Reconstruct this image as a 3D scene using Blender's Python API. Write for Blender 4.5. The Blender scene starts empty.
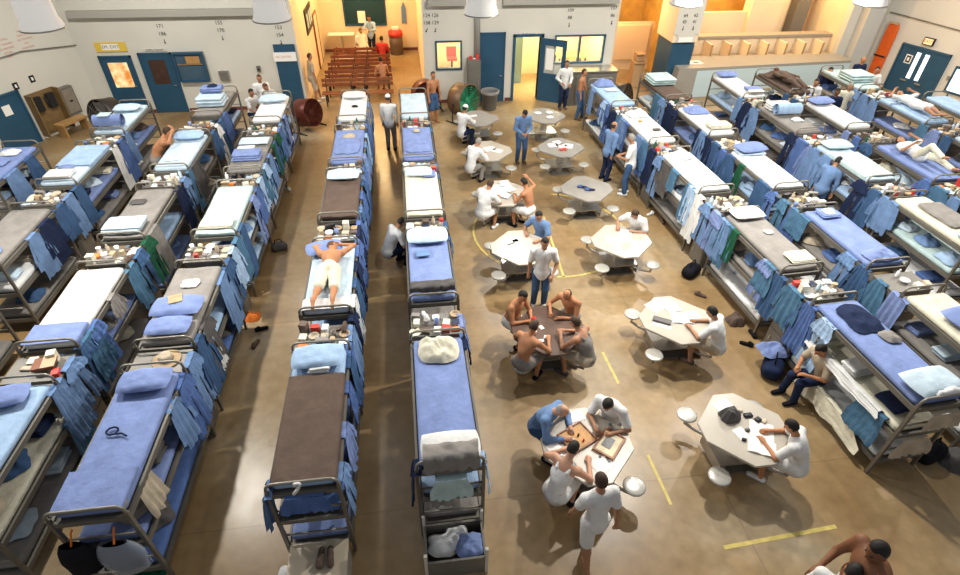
import bpy, math, random
import numpy as np
from mathutils import Vector, Matrix, Euler
random.seed(7)
SC = bpy.context.scene
COL = SC.collection
PI = math.pi
# ------------------------------------------------------------------ camera numbers (used to build and to turn a picture point into a floor or table point)
YAW, PITCH, ROLL, FPX, CAMH = .141, .671, -.0164, 549.0, 7.6
def cam_axes():
    cy, sy, cp, sp = math.cos(YAW), math.sin(YAW), math.cos(PITCH), math.sin(PITCH)
    F = Vector((sy*cp, cy*cp, -sp)); X = Vector((cy, -sy, 0)); D = F.cross(X)
    cr, sr = math.cos(ROLL), math.sin(ROLL)
    return cr*X+sr*D, -sr*X+cr*D, F
AX, AD, AF = cam_axes()
def at(px, py, z):
    d = AX*((px-480)/FPX)+AD*((py-287.5)/FPX)+AF
    t = (z-CAMH)/d.z
    return Vector((d.x*t, d.y*t, z))
def seen(p, m=60):
    q = Vector(p)-Vector((0, 0, CAMH)); z = q.dot(AF)
    if z < .3: return False
    x = 480+FPX*q.dot(AX)/z; y = 287.5+FPX*q.dot(AD)/z
    return -m < x < 960+m and -m < y < 575+m
# ------------------------------------------------------------------ materials
MATS = {}
def pmat(name, col, rough=.6, metal=0., bump=0., bscale=20., var=.0, vscale=6., emit=None, estr=0., alpha=None, spec=.4):
    if name in MATS: return MATS[name]
    m = bpy.data.materials.new(name); m.use_nodes = True
    nt = m.node_tree; b = nt.nodes['Principled BSDF']
    b.inputs['Base Color'].default_value = (*col, 1); b.inputs['Roughness'].default_value = rough
    b.inputs['Metallic'].default_value = metal; b.inputs['Specular IOR Level'].default_value = spec
    if emit: b.inputs['Emission Color'].default_value = (*emit, 1); b.inputs['Emission Strength'].default_value = estr
    if alpha is not None: b.inputs['Alpha'].default_value = alpha
    tc = nt.nodes.new('ShaderNodeTexCoord')
    if bump or var:
        n = nt.nodes.new('ShaderNodeTexNoise'); n.inputs['Scale'].default_value = bscale; n.inputs['Detail'].default_value = 5
        nt.links.new(tc.outputs['Object'], n.inputs['Vector'])
        if bump:
            bp = nt.nodes.new('ShaderNodeBump'); bp.inputs['Strength'].default_value = bump; bp.inputs['Distance'].default_value = .03
            nt.links.new(n.outputs['Fac'], bp.inputs['Height']); nt.links.new(bp.outputs['Normal'], b.inputs['Normal'])
        if var:
            n2 = nt.nodes.new('ShaderNodeTexNoise'); n2.inputs['Scale'].default_value = vscale; n2.inputs['Detail'].default_value = 4
            nt.links.new(tc.outputs['Object'], n2.inputs['Vector'])
            r = nt.nodes.new('ShaderNodeValToRGB')
            r.color_ramp.elements[0].position = .3; r.color_ramp.elements[1].position = .7
            r.color_ramp.elements[0].color = (*[max(0, c*(1-var)) for c in col], 1)
            r.color_ramp.elements[1].color = (*[min(1, c*(1+var*.6)) for c in col], 1)
            nt.links.new(n2.outputs['Fac'], r.inputs['Fac']); nt.links.new(r.outputs['Color'], b.inputs['Base Color'])
    MATS[name] = m
    return m
CLOTH = {'light blue': (.34, .48, .68), 'pale blue': (.50, .62, .72), 'blue': (.195, .262, .50), 'mid blue': (.085, .15, .36), 'denim blue': (.05, .105, .22), 'navy': (.016, .025, .065),
 'white': (.72, .73, .73), 'cream': (.68, .65, .52), 'pale green': (.46, .60, .60), 'grey': (.25, .235, .22), 'dark grey': (.10, .095, .095), 'brown': (.115, .082, .066), 'tan': (.45, .33, .20),
 'green': (.015, .085, .045), 'black': (.012, .012, .016), 'orange': (.75, .20, .04), 'red': (.55, .05, .04), 'teal blue': (.075, .17, .28), 'yellow': (.75, .55, .10), 'beige': (.48, .41, .31), 'steel blue':(.15,.25,.45)}
def fab(c):
    return pmat('fabric_'+c.replace(' ', '_'), CLOTH[c], .9, bump=.7, bscale=8, var=.16, vscale=5, spec=.12)
def skin(t):
    c = {'light': (.54, .30, .20), 'tan': (.40, .205, .12), 'orange': (.45, .205, .10), 'brown': (.20, .085, .042), 'dark': (.10, .04, .022)}[t]
    return pmat('skin_'+t, c, .55, var=.12, vscale=9, spec=.3)
M_FRAME = pmat('bunk_paint', (.17, .155, .13), .42, .35, var=.12, vscale=4)
M_TUBE = pmat('bunk_tube', (.24, .225, .195), .38, .4, var=.1)
M_DECK = pmat('deck_paint', (.15, .14, .12), .5, .2, var=.15, vscale=3)
M_LOCK = pmat('locker_paint', (.19, .18, .16), .45, .25, var=.12, vscale=3)
M_STEEL = pmat('brushed_steel', (.50, .49, .46), .3, .8, var=.12, vscale=8)
M_BLUE = pmat('blue_paint', (.02, .075, .135), .45, var=.12, vscale=2)
M_WALL = pmat('wall_paint', (.62, .60, .53), .7, bump=.05, bscale=3, var=.06, vscale=.7)
M_TAN = pmat('tan_wall_paint', (.80, .66, .46), .75, var=.06, vscale=1)
M_GOLD = pmat('gold_tile', (.62, .36, .09), .45, var=.3, vscale=1.5)
M_WHITE = pmat('white_enamel', (.80, .79, .75), .35, var=.04)
M_TABLE = pmat('table_laminate', (.43, .39, .33), .32, var=.06, vscale=3)
M_TABLEG = pmat('grey_laminate', (.30, .285, .26), .35, var=.12, vscale=3)
M_TABLEB = pmat('brown_laminate', (.105, .062, .045), .4, var=.15, vscale=3)
M_WOOD = pmat('red_brown_wood', (.24, .075, .03), .45, var=.25, vscale=4)
M_WOODL = pmat('light_brown_wood', (.42, .24, .09), .5, var=.2, vscale=5)
M_DARK = pmat('dark_metal', (.03, .03, .032), .45, .4)
M_YEL = pmat('yellow_line_paint', (.66, .53, .16), .55, var=.2, vscale=8)
M_PAPER = pmat('paper', (.86, .85, .81), .8)
M_INK = pmat('black_ink', (.03, .03, .03), .8)
M_RED = pmat('faded_red_paint', (.62, .30, .24), .8)
def plain(c):
    return pmat('plain_'+c.replace(' ', '_'), tuple(min(1, x*1.1) for x in CLOTH[c]), .45, var=.05)
# ------------------------------------------------------------------ mesh builder
class MB:
    def __init__(s): s.v = []; s.f = []; s.m = []; s.mi = 0
    def add(s, vs, fs, M=None):
        o = len(s.v)
        s.v += [tuple(M @ Vector(p)) for p in vs] if M is not None else [tuple(p) for p in vs]
        s.f += [tuple(i+o for i in f) for f in fs]; s.m += [s.mi]*len(fs)
        return s
    def box(s, x0, x1, y0, y1, z0, z1, M=None):
        vs = [(x, y, z) for z in (z0, z1) for y in (y0, y1) for x in (x0, x1)]
        return s.add(vs, [(0, 2, 3, 1), (4, 5, 7, 6), (0, 1, 5, 4), (1, 3, 7, 5), (3, 2, 6, 7), (2, 0, 4, 6)], M)
    def prism(s, poly, z0, z1, M=None):
        n = len(poly)
        vs = [(x, y, z0) for x, y in poly]+[(x, y, z1) for x, y in poly]
        return s.add(vs, [tuple(range(n-1, -1, -1)), tuple(range(n, 2*n))]+[(i, (i+1) % n, n+(i+1) % n, n+i) for i in range(n)], M)
    def bevprism(s, poly, z0, z1, b, M=None):
        n = len(poly); cx = sum(p[0] for p in poly)/n; cy = sum(p[1] for p in poly)/n
        def sh(k): return [(cx+(x-cx)*k, cy+(y-cy)*k) for x, y in poly]
        r = max(math.hypot(x-cx, y-cy) for x, y in poly); k = 1-b/r
        rings = [(sh(k), z0), (poly, z0+b), (poly, z1-b), (sh(k), z1)]
        vs = [(x, y, z) for p, z in rings for x, y in p]
        fs = [tuple(range(n-1, -1, -1)), tuple(range(3*n, 4*n))]
        for j in range(3): fs += [(j*n+i, j*n+(i+1) % n, (j+1)*n+(i+1) % n, (j+1)*n+i) for i in range(n)]
        return s.add(vs, fs, M)
    def lathe(s, prof, n=20, M=None, cap=True):
        vs = []; fs = []
        for r, z in prof: vs += [(r*math.cos(2*PI*i/n), r*math.sin(2*PI*i/n), z) for i in range(n)]
        for j in range(len(prof)-1): fs += [(j*n+i, j*n+(i+1) % n, (j+1)*n+(i+1) % n, (j+1)*n+i) for i in range(n)]
        if cap: fs += [tuple(range(n-1, -1, -1)), tuple(range((len(prof)-1)*n, len(prof)*n))]
        return s.add(vs, fs, M)
    def tube(s, path, r, n=8, closed=False, radii=None):
        P = [Vector(p) for p in path]; m = len(P); vs = []; fs = []; prev = None
        for i, p in enumerate(P):
            a = P[(i-1) % m] if (closed or i > 0) else P[i]; b = P[(i+1) % m] if (closed or i < m-1) else P[i]
            t = (b-a).normalized()
            if prev is None:
                u = t.orthogonal().normalized()
            else:
                u = prev-t*prev.dot(t); u = u.normalized() if u.length > 1e-6 else t.orthogonal().normalized()
            prev = u; w = t.cross(u); rr = radii[i] if radii else r
            vs += [tuple(p+(u*math.cos(2*PI*k/n)+w*math.sin(2*PI*k/n))*rr) for k in range(n)]
        for j in range(m if closed else m-1):
            q = (j+1) % m
            fs += [(j*n+k, j*n+(k+1) % n, q*n+(k+1) % n, q*n+k) for k in range(n)]
        if not closed: fs += [tuple(range(n-1, -1, -1)), tuple(range((m-1)*n, m*n))]
        return s.add(vs, fs)
    def grid(s, fn, nu, nv):
        vs = [fn(i/nu, j/nv) for j in range(nv+1) for i in range(nu+1)]
        return s.add(vs, [(j*(nu+1)+i, j*(nu+1)+i+1, (j+1)*(nu+1)+i+1, (j+1)*(nu+1)+i) for j in range(nv) for i in range(nu)])
    def mesh(s, name, mats, smooth=False):
        me = bpy.data.meshes.new(name); me.from_pydata(s.v, [], s.f)
        for m in (mats if isinstance(mats, (list, tuple)) else [mats]): me.materials.append(m)
        if len(me.materials) > 1: me.polygons.foreach_set('material_index', s.m)
        if smooth: me.polygons.foreach_set('use_smooth', [True]*len(me.polygons))
        me.update(); return me
    def build(s, name, mats, parent=None, smooth=False):
        return link(name, s.mesh(name, mats, smooth), parent)
def link(name, me, parent=None, loc=None, rz=0):
    o = bpy.data.objects.new(name, me); COL.objects.link(o)
    if parent: o.parent = parent
    if loc is not None: o.location = loc
    if rz: o.rotation_euler = (0, 0, rz)
    return o
def over(o, m):
    o.material_slots[0].link = 'OBJECT'; o.material_slots[0].material = m
    return o
USED = {}
def tag(o, label, cat, group=None):
    n = USED.get(label, 0); USED[label] = n+1
    o['label'] = label; o['category'] = cat
    if group: o['group'] = group
    return o
def thing(name, label, cat, loc=(0, 0, 0), rz=0, group=None, rot=None):
    o = bpy.data.objects.new(name, None); COL.objects.link(o); o.location = loc
    o.rotation_euler = rot if rot else (0, 0, rz); o.empty_display_size = .1
    return tag(o, label, cat, group)
def struct(o): o['kind'] = 'structure'; return o
def dup(root, loc, rz, label, group=None):
    r = root.copy(); COL.objects.link(r); r.location = loc; r.rotation_euler = (0, 0, rz)
    tag(r, label, r['category'], group or r.get('group'))
    for ch in list(root.children):
        c = ch.copy(); COL.objects.link(c); c.parent = r
        for g in ch.children:
            d = g.copy(); COL.objects.link(d); d.parent = c
    return r
def wob(seed, k=6.):
    r = random.Random(seed); T = [(r.uniform(-k, k), r.uniform(-k, k), r.uniform(0, 6.3)) for _ in range(6)]
    return lambda x, y: sum(math.sin(a*x+b*y+c) for a, b, c in T)/6
def rbox(w, l, h, r, nx, ny, nz, disp=None, z0=0.):
    """box with rounded edges, base at z0, with an optional push of each vertex"""
    idx = {}; vs = []; fs = []
    def vid(p):
        k = tuple(round(c, 5) for c in p)
        if k not in idx: idx[k] = len(vs); vs.append(k)
        return idx[k]
    N = (nx, ny, nz); S = (w, l, h)
    for ax in range(3):
        a, b = (ax+1) % 3, (ax+2) % 3
        for sgn in (0, 1):
            for i in range(N[a]):
                for j in range(N[b]):
                    q = []
                    for di, dj in ((0, 0), (1, 0), (1, 1), (0, 1)):
                        p = [0, 0, 0]; p[ax] = S[ax]*(sgn-.5); p[a] = S[a]*((i+di)/N[a]-.5); p[b] = S[b]*((j+dj)/N[b]-.5)
                        q.append(vid(p))
                    fs.append(tuple(q) if sgn else tuple(q[::-1]))
    out = []
    for p in vs:
        q = [max(-S[k]/2+r, min(S[k]/2-r, p[k])) for k in range(3)]
        d = Vector([p[k]-q[k] for k in range(3)])
        # edges of the grid move onto the rounded surface
        if d.length > 1e-6:
            mx = max(abs(c) for c in d)
            d = d.normalized()*r
        o = Vector(q)+d; o.z += h/2
        if disp: o = Vector(disp(o.x, o.y, o.z))
        out.append((o.x, o.y, o.z+z0))
    m = MB(); m.add(out, fs); return m
# ------------------------------------------------------------------ blended solids for bodies and clothes (distance field, then surface nets)
class Sdf:
    def __init__(s, h=.018): s.h = h; s.p = []
    def cap(s, a, b, ra, rb, k=.03): s.p.append(('c', np.array(a, float), np.array(b, float), ra, rb, k)); return s
    def ell(s, c, r, R=None, k=.03): s.p.append(('e', np.array(c, float), np.array(r, float), np.eye(3) if R is None else np.array(R), k)); return s
    def mesh(s, cut=None):
        lo = np.full(3, 1e9); hi = -lo
        for q in s.p:
            if q[0] == 'c':
                r = max(q[3], q[4]); lo = np.minimum(lo, np.minimum(q[1], q[2])-r); hi = np.maximum(hi, np.maximum(q[1], q[2])+r)
            else:
                r = q[2].max(); lo = np.minimum(lo, q[1]-r); hi = np.maximum(hi, q[1]+r)
        h = s.h; lo = lo-2*h-.02; n = np.ceil((hi-lo+.02+2*h)/h).astype(int)+1
        F = np.full(n, .5, np.float32)
        for q in s.p:
            if q[0] == 'c': r = max(q[3], q[4]); a = np.minimum(q[1], q[2])-r; b = np.maximum(q[1], q[2])+r
            else: r = q[2].max(); a = q[1]-r; b = q[1]+r
            i0 = np.maximum(0, np.floor((a-.09-lo)/h).astype(int)); i1 = np.minimum(n, np.ceil((b+.09-lo)/h).astype(int)+1)
            g = np.stack(np.meshgrid(*[lo[k]+h*np.arange(i0[k], i1[k]) for k in range(3)], indexing='ij'), -1)
            if q[0] == 'c':
                d = q[2]-q[1]; L = max(d@d, 1e-9); t = np.clip(((g-q[1])@d)/L, 0, 1)
                D = np.linalg.norm(g-q[1]-t[..., None]*d, axis=-1)-(q[3]+(q[4]-q[3])*t)
            else:
                u = (g-q[1])@q[3].T; k0 = np.linalg.norm(u/q[2], axis=-1); k1 = np.linalg.norm(u/(q[2]**2), axis=-1)
                D = np.where(k1 > 1e-9, k0*(k0-1)/np.maximum(k1, 1e-9), -q[2].min())
            k = q[-1]; sl = tuple(slice(i0[j], i1[j]) for j in range(3)); C = F[sl]
            hh = np.clip(.5+.5*(C-D)/k, 0, 1)
            F[sl] = C*(1-hh)+D*hh-k*hh*(1-hh)
        if cut is not None:
            G = np.stack(np.meshgrid(*[lo[k]+h*np.arange(n[k]) for k in range(3)], indexing='ij'), -1)
            F = np.maximum(F, cut(G).astype(np.float32))
        return nets(F, lo, h)
def nets(F, lo, h):
    S = F < 0; n = np.array(F.shape)-1
    P = np.zeros((*n, 3)); C = np.zeros(n)
    I = np.stack(np.meshgrid(*[np.arange(k) for k in n], indexing='ij'), -1).astype(float)
    def sub(A, o): return A[o[0]:o[0]+n[0], o[1]:o[1]+n[1], o[2]:o[2]+n[2]]
    for ax in range(3):
        o1, o2 = [k for k in range(3) if k != ax]
        for a in (0, 1):
            for b in (0, 1):
                o = [0, 0, 0]; o[o1] = a; o[o2] = b; e = list(o); e[ax] = 1
                fa, fb = sub(F, o), sub(F, e); m = (fa < 0) != (fb < 0)
                t = np.where(m, fa/np.where(m, fa-fb, 1), 0)
                q = I+np.array(o); q = q.copy(); q[..., ax] += t
                P += q*m[..., None]; C += m
    M = C > 0; idx = np.full(n, -1); idx[M] = np.arange(M.sum())
    V = lo+h*(P[M]/C[M][:, None]); faces = []
    for ax in range(3):
        o1, o2 = (ax+1) % 3, (ax+2) % 3
        A = np.take(S, range(0, S.shape[ax]-1), ax); B = np.take(S, range(1, S.shape[ax]), ax)
        for flag, X in ((True, A & ~B), (False, ~A & B)):
            w = np.argwhere(X)
            w = w[(w[:, o1] > 0) & (w[:, o2] > 0) & (w[:, o1] < n[o1]) & (w[:, o2] < n[o2])]
            def g(d1, d2):
                c = w.copy(); c[:, o1] -= d1; c[:, o2] -= d2; return idx[c[:, 0], c[:, 1], c[:, 2]]
            Q = np.stack([g(1, 1), g(0, 1), g(0, 0), g(1, 0)], 1)
            if not flag: Q = Q[:, ::-1]
            faces.append(Q)
    Fc = np.concatenate(faces); Fc = Fc[(Fc >= 0).all(1)]
    return V, Fc
def npmesh(name, V, Fc, mat, extra=None):
    m = MB(); m.v = [tuple(p) for p in V.tolist()]; m.f = [tuple(f) for f in Fc.tolist()]; m.m = [0]*len(m.f)
    if extra: m.add(extra.v, extra.f)
    return m.mesh(name, mat, True)
# ------------------------------------------------------------------ the setting
def floor_mat():
    m = bpy.data.materials.new('sealed_concrete'); m.use_nodes = True; nt = m.node_tree; b = nt.nodes['Principled BSDF']; L = nt.links.new
    tc = nt.nodes.new('ShaderNodeTexCoord')
    def noise(s, d=5):
        n = nt.nodes.new('ShaderNodeTexNoise'); n.inputs['Scale'].default_value = s; n.inputs['Detail'].default_value = d; L(tc.outputs['Object'], n.inputs['Vector']); return n
    r = nt.nodes.new('ShaderNodeValToRGB'); e = r.color_ramp.elements
    e[0].position = .32; e[0].color = (.26, .16, .068, 1); e[1].position = .70; e[1].color = (.42, .335, .22, 1)
    k = e.new(.5); k.color = (.345, .235, .115, 1)
    L(noise(.45, 6).outputs['Fac'], r.inputs['Fac'])
    r2 = nt.nodes.new('ShaderNodeValToRGB'); r2.color_ramp.elements[0].position = .35; r2.color_ramp.elements[0].color = (.72, .72, .72, 1); r2.color_ramp.elements[1].position = .65
    L(noise(6, 8).outputs['Fac'], r2.inputs['Fac'])
    mx = nt.nodes.new('ShaderNodeMix'); mx.data_type = 'RGBA'; mx.blend_type = 'MULTIPLY'; mx.inputs[0].default_value = .6
    L(r.outputs['Color'], mx.inputs[6]); L(r2.outputs['Color'], mx.inputs[7])
    # saw-cut joints
    br = nt.nodes.new('ShaderNodeTexBrick'); br.offset = 0; br.inputs['Scale'].default_value = 1; br.inputs['Brick Width'].default_value = 4.4; br.inputs['Row Height'].default_value = 4.4
    br.inputs['Mortar Size'].default_value = .012; br.inputs['Color1'].default_value = (1, 1, 1, 1); br.inputs['Color2'].default_value = (1, 1, 1, 1); br.inputs['Mortar'].default_value = (.82, .81, .8, 1)
    L(tc.outputs['Object'], br.inputs['Vector'])
    m2 = nt.nodes.new('ShaderNodeMix'); m2.data_type = 'RGBA'; m2.blend_type = 'MULTIPLY'; m2.inputs[0].default_value = 1
    L(mx.outputs[2], m2.inputs[6]); L(br.outputs['Color'], m2.inputs[7]); L(m2.outputs[2], b.inputs['Base Color'])
    rr = nt.nodes.new('ShaderNodeMapRange'); rr.inputs['To Min'].default_value = .22; rr.inputs['To Max'].default_value = .42
    L(noise(3).outputs['Fac'], rr.inputs['Value']); L(rr.outputs['Result'], b.inputs['Roughness'])
    b.inputs['Specular IOR Level'].default_value = .45
    return m
M_FLOOR = floor_mat()
m = MB(); m.box(-24, 26, -1.5, 31, -.2, 0); struct(m.build('floor', M_FLOOR))
def pieces(m, x0, x1, z0, z1, y0, y1, holes):
    """a wall along x with rectangular holes (hx0, hx1, hz0, hz1)"""
    xs = sorted({x0, x1, *[h[0] for h in holes], *[h[1] for h in holes]}); zs = sorted({z0, z1, *[h[2] for h in holes], *[h[3] for h in holes]})
    for a, b in zip(xs, xs[1:]):
        for c, d in zip(zs, zs[1:]):
            if not any(h[0] <= (a+b)/2 <= h[1] and h[2] <= (c+d)/2 <= h[3] for h in holes): m.box(a, b, y0, y1, c, d)
WALLH = 9.1
YB = 21.0
m = MB(); m.box(-10.85, -3.65, YB, YB+.25, 0, WALLH); struct(m.build('wall_back_left', M_WALL))
m = MB(); pieces(m, .78, 7.87, 0, WALLH, YB, YB+.25, [(1.2, 2.17, 1.23, 2.25), (4.15, 5.1, 0, 2.32), (5.62, 7.55, 1.34, 2.36)]); struct(m.build('wall_back_middle', M_WALL))
m = MB(); m.box(-10.6, -4.65, YB-.22, YB, 3.22, 3.42); struct(m.build('trim_1', pmat('grey_ledge', (.36, .35, .31), .6)))
m = MB(); m.box(1.0, 2.3, YB-.22, YB, 3.42, 3.62); m.box(3.6, 7.8, YB-.22, YB, 3.42, 3.62); struct(m.build('trim_2', MATS['grey_ledge']))
BB = pmat('baseboard_rubber', (.16, .05, .035), .6)
for i, (a, b) in enumerate(((-10.7, -10.3), (-9.2, -8.95), (-7.85, -3.7))): 
    m = MB(); m.box(a, b, YB-.02, YB-.002, 0, .12); struct(m.build('baseboard_back_left', BB))
m = MB(); m.box(3.82, 4.1, YB-.02, YB-.002, 0, .12); m.box(.8, 2.3, YB-.02, YB-.002, 0, .12); struct(m.build('baseboard_back_middle', BB))
# angled wall on the left, right wall: local frames (s along the wall, n towards the room, z up)
def frame(a, b):
    a = Vector((*a, 0)); b = Vector((*b, 0)); d = (b-a).normalized(); n = Vector((d.y, -d.x, 0))
    return Matrix(((d.x, n.x, 0, a.x), (d.y, n.y, 0, a.y), (0, 0, 1, 0), (0, 0, 0, 1)))
FL = frame((-10.75, 21.2), (-12.04, 18.58)); FL = FL @ Matrix.Scale(-1, 4, (0, 1, 0))  # room side is +n
FR = frame((19.9, 21.75), (20.63, 19.25))
def side(F, p): return F @ Vector(p)
m = MB(); m.box(-.3, 24, -.25, 0, 0, WALLH, FL); struct(m.build('wall_left', M_WALL))
m = MB(); m.box(-1.2, 22, -.25, 0, 0, WALLH, FR); struct(m.build('wall_right', M_WALL))
def onwall(F, fn, name, mats, parent=None):
    m = MB(); fn(m); 
    m.v = [tuple(F @ Vector(p)) for p in m.v]
    return m.build(name, mats, parent)
# hall behind the left middle rows
m = MB(); m.box(-3.9, -3.65, YB+.25, 28.3, 0, WALLH); struct(m.build('wall_hall_left', M_TAN))
m = MB(); m.box(.78, .95, YB+.25, 28.3, 0, WALLH); struct(m.build('wall_hall_right', M_TAN))
m = MB(); pieces(m, -3.9, .95, 0, WALLH, 28.3, 28.5, [(-2.55, -.62, 1.13, 3.2)]); struct(m.build('wall_hall_back', M_TAN))
m = MB(); m.box(-3.64, .77, 28.27, 28.298, 0, .12); struct(m.build('baseboard_hall', BB))
def text(s, size, mat, name, parent=None, M=None):
    cu = bpy.data.curves.new(name, 'FONT'); cu.body = s; cu.size = size; cu.align_x = 'CENTER'; cu.align_y = 'CENTER'; cu.extrude = .002; cu.resolution_u = 2
    o = bpy.data.objects.new(name, cu); COL.objects.link(o); bpy.context.view_layer.update()
    me = bpy.data.meshes.new_from_object(o.evaluated_get(bpy.context.evaluated_depsgraph_get())); bpy.data.objects.remove(o); bpy.data.curves.remove(cu)
    me.materials.clear(); me.materials.append(mat)
    if M is not None: me.transform(M)
    return link(name, me, parent)
def facing_back(x, y, z): return Matrix.Translation((x, y, z)) @ Matrix.Rotation(PI/2, 4, 'X')
def facing_wall(F, s, z, off, flip=False):
    q = F @ Matrix.Translation((s, off, z))
    d = F.to_3x3() @ Vector((1, 0, 0)); n = F.to_3x3() @ Vector((0, 1, 0))
    up = Vector((0, 0, 1)); x = up.cross(n).normalized()
    o = q.translation
    return Matrix(((x.x, up.x, n.x, o.x), (x.y, up.y, n.y, o.y), (x.z, up.z, n.z, o.z), (0, 0, 0, 1)))
# numbers stencilled on the wall, each with an arrow
ARROW = MB(); ARROW.box(-.012, .012, 0, .002, -.09, .05); ARROW.add([(-.04, 0, -.05), (.04, 0, -.05), (0, 0, -.10), (-.04, .002, -.05), (.04, .002, -.05), (0, .002, -.10)], [(0, 2, 1), (3, 4, 5), (0, 1, 4, 3), (1, 2, 5, 4), (2, 0, 3, 5)])
def stencil(x, z, a, b, where, lean=0):
    t = thing('wall_number', f'black numbers {a} over {b} with arrow {where}', 'wall number', (x, YB-.004, z))
    text(a, .17, M_INK, 'number', t, facing_back(0, -.002, .24)); text(b, .17, M_INK, 'number', t, facing_back(0, -.002, 0))
    o = ARROW.build('arrow', M_INK, t); o.location = (0, -.004, -.22); o.rotation_euler = (0, lean, 0)
stencil(-7.96, 2.66, '171', '186', 'on white wall above the second blue door')
stencil(-6.06, 2.73, '155', '170', 'above the small grey wall box')
stencil(-4.15, 2.55, '153', '154', 'over blue panel left of the hall')
stencil(.93, 2.85, '124', '138', 'beside the hall opening, slanted arrow', .5)
stencil(1.23, 2.85, '126', '129', 'above the window nearest the hall', .2)
stencil(6.10, 2.94, '109', '88', 'above the wide two-pane window')
stencil(7.70, 2.99, '107', '86', 'at the right end of the white middle wall')
# doors and windows of the back wall
def door(n, x0, x1, z1, pane=None, pmatl=None, mat=M_BLUE, y=YB):
    t = struct(thing(f'door_{n}', 'door', 'door', ((x0+x1)/2, y, 0)))
    del t['category']; del t['label']
    w = (x1-x0)/2
    m = MB(); m.box(-w, w, -.05, 0, .01, z1-.06); l = m.build('door_leaf', mat, t)
    m = MB(); m.box(-w-.05, -w, -.07, 0, 0, z1); m.box(w, w+.05, -.07, 0, 0, z1); m.box(-w-.05, w+.05, -.07, 0, z1-.06, z1); m.build('door_frame', M_BLUE, t)
    m = MB(); m.tube([(w-.14, -.05, .98), (w-.14, -.1, .98), (w-.05, -.1, .98)], .015); m.build('door_handle', M_STEEL, t)
    if pane:
        a, b, c, d = pane; m = MB(); m.box(a-(x0+x1)/2, b-(x0+x1)/2, -.06, -.05, c, d); m.build('door_pane', pmatl, t)
    return t
def glow(name, c1, c2, strength, scale=3):
    m = bpy.data.materials.new(name); m.use_nodes = True; nt = m.node_tree; b = nt.nodes['Principled BSDF']; L = nt.links.new
    tc = nt.nodes.new('ShaderNodeTexCoord'); n = nt.nodes.new('ShaderNodeTexNoise'); n.inputs['Scale'].default_value = scale; L(tc.outputs['Object'], n.inputs['Vector'])
    r = nt.nodes.new('ShaderNodeValToRGB'); e = r.color_ramp.elements; e[0].position = .38; e[1].position = .62; e[0].color = (*c1, 1); e[1].color = (*c2, 1)
    L(n.outputs['Fac'], r.inputs['Fac']); L(r.outputs['Color'], b.inputs['Emission Color']); b.inputs['Emission Strength'].default_value = strength
    b.inputs['Base Color'].default_value = (.1, .07, .04, 1); b.inputs['Roughness'].default_value = .2
    return m
door(1, -10.2, -9.26, 2.0, (-10.02, -9.4, .95, 1.78), glow('lit_orange_glass', (.75, .22, .02), (1, .80, .40), 1.1, 3.2))
door(2, -8.92, -7.93, 2.07, (-8.7, -8.16, 1.03, 1.84), pmat('dark_glass', (.07, .04, .03), .15, var=.3))
GLASS = pmat('window_glass', (.9, .95, .95), .05, alpha=.08)
def window(n, x0, x1, z0, z1, mull=(), y=YB, panel=None):
    t = struct(thing(f'window_{n}', 'window', 'window', ((x0+x1)/2, y, z0))); del t['category']; del t['label']
    w = (x1-x0)/2; h = z1-z0; m = MB(); f = .06
    m.box(-w, w, -.05, .1, 0, f); m.box(-w, w, -.05, .1, h-f, h); m.box(-w, -w+f, -.05, .1, f, h-f); m.box(w-f, w, -.05, .1, f, h-f)
    for x in mull: m.box(x-.03, x+.03, -.05, .1, f, h-f)
    m.build('window_frame', M_BLUE, t)
    m = MB(); m.box(-w+f, w-f, .02, .03, f, h-f); m.build('window_pane', panel or GLASS, t)
    return t
t = window(1, -7.83, -6.83, 1.09, 2.08, panel=pmat('blue_grey_glass', (.06, .11, .16), .2, var=.2, vscale=2), y=YB-.12)
m = MB(); m.box(-.42, .42, -.02, 0, .58, .60); m.box(-.1, .36, -.022, -.005, .62, .86); m.build('window_shelf', M_WOODL, t)
window(2, 1.2, 2.17, 1.23, 2.25); window(3, 5.62, 7.55, 1.34, 2.36, (.0,))
door(3, 2.86, 3.72, 2.50)
# blue-painted panels flanking the hall and the small signs
m = MB(); m.box(-4.45, -3.72, YB-.06, YB-.002, 0, 2.25); struct(m.build('trim_blue_panel', M_BLUE))
def sign(name, label, x0, x1, z0, z1, board, parts, y=YB-.07):
    t = thing(name, label, 'sign', ((x0+x1)/2, y, (z0+z1)/2)); w, h = (x1-x0)/2, (z1-z0)/2
    m = MB(); m.box(-w, w, 0, .03, -h, h); m.build('sign_board', board, t)
    for k in parts:
        if k[0] == 'text': text(k[1], k[2], k[3], 'lettering', t, facing_back(k[4], -.003, k[5]))
        else:
            m = MB(); m.box(k[1], k[2], -.004, 0, k[3], k[4]); m.build('sign_field', k[5], t)
    return t
sign('wall_sign', 'yellow sign with white centre above the door with the lit window', -10.22, -9.24, 2.13, 2.43, pmat('sign_yellow', (.72, .50, .07), .6), [('f', -.28, .26, -.09, .1, M_PAPER), ('text', 'EM. EXIT', .14, M_INK, 0, .005)], YB-.035)
sign('wall_sign', 'long white sign on the blue panel left of the hall', -4.49, -3.72, 1.70, 2.0, M_PAPER, [('text', 'NO ENTRY', .11, M_RED, -.05, 0)], YB-.10)
sign('door_sign', 'narrow lettered strip over the second blue door', -8.75, -7.98, 2.12, 2.2, M_WALL, [('text', 'SUPPLY ROOM', .085, M_INK, 0, 0)], YB-.035)
sign('door_sign', 'narrow lettered strip over the open doorway', 4.25, 4.95, 2.37, 2.46, M_WALL, [('text', 'STAFF ONLY', .09, M_INK, 0, 0)], YB-.035)
t = thing('wall_box', 'small square grey metal box on white wall right of the dark window', 'wall box', (-6.32, YB-.09, 1.25))
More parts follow.
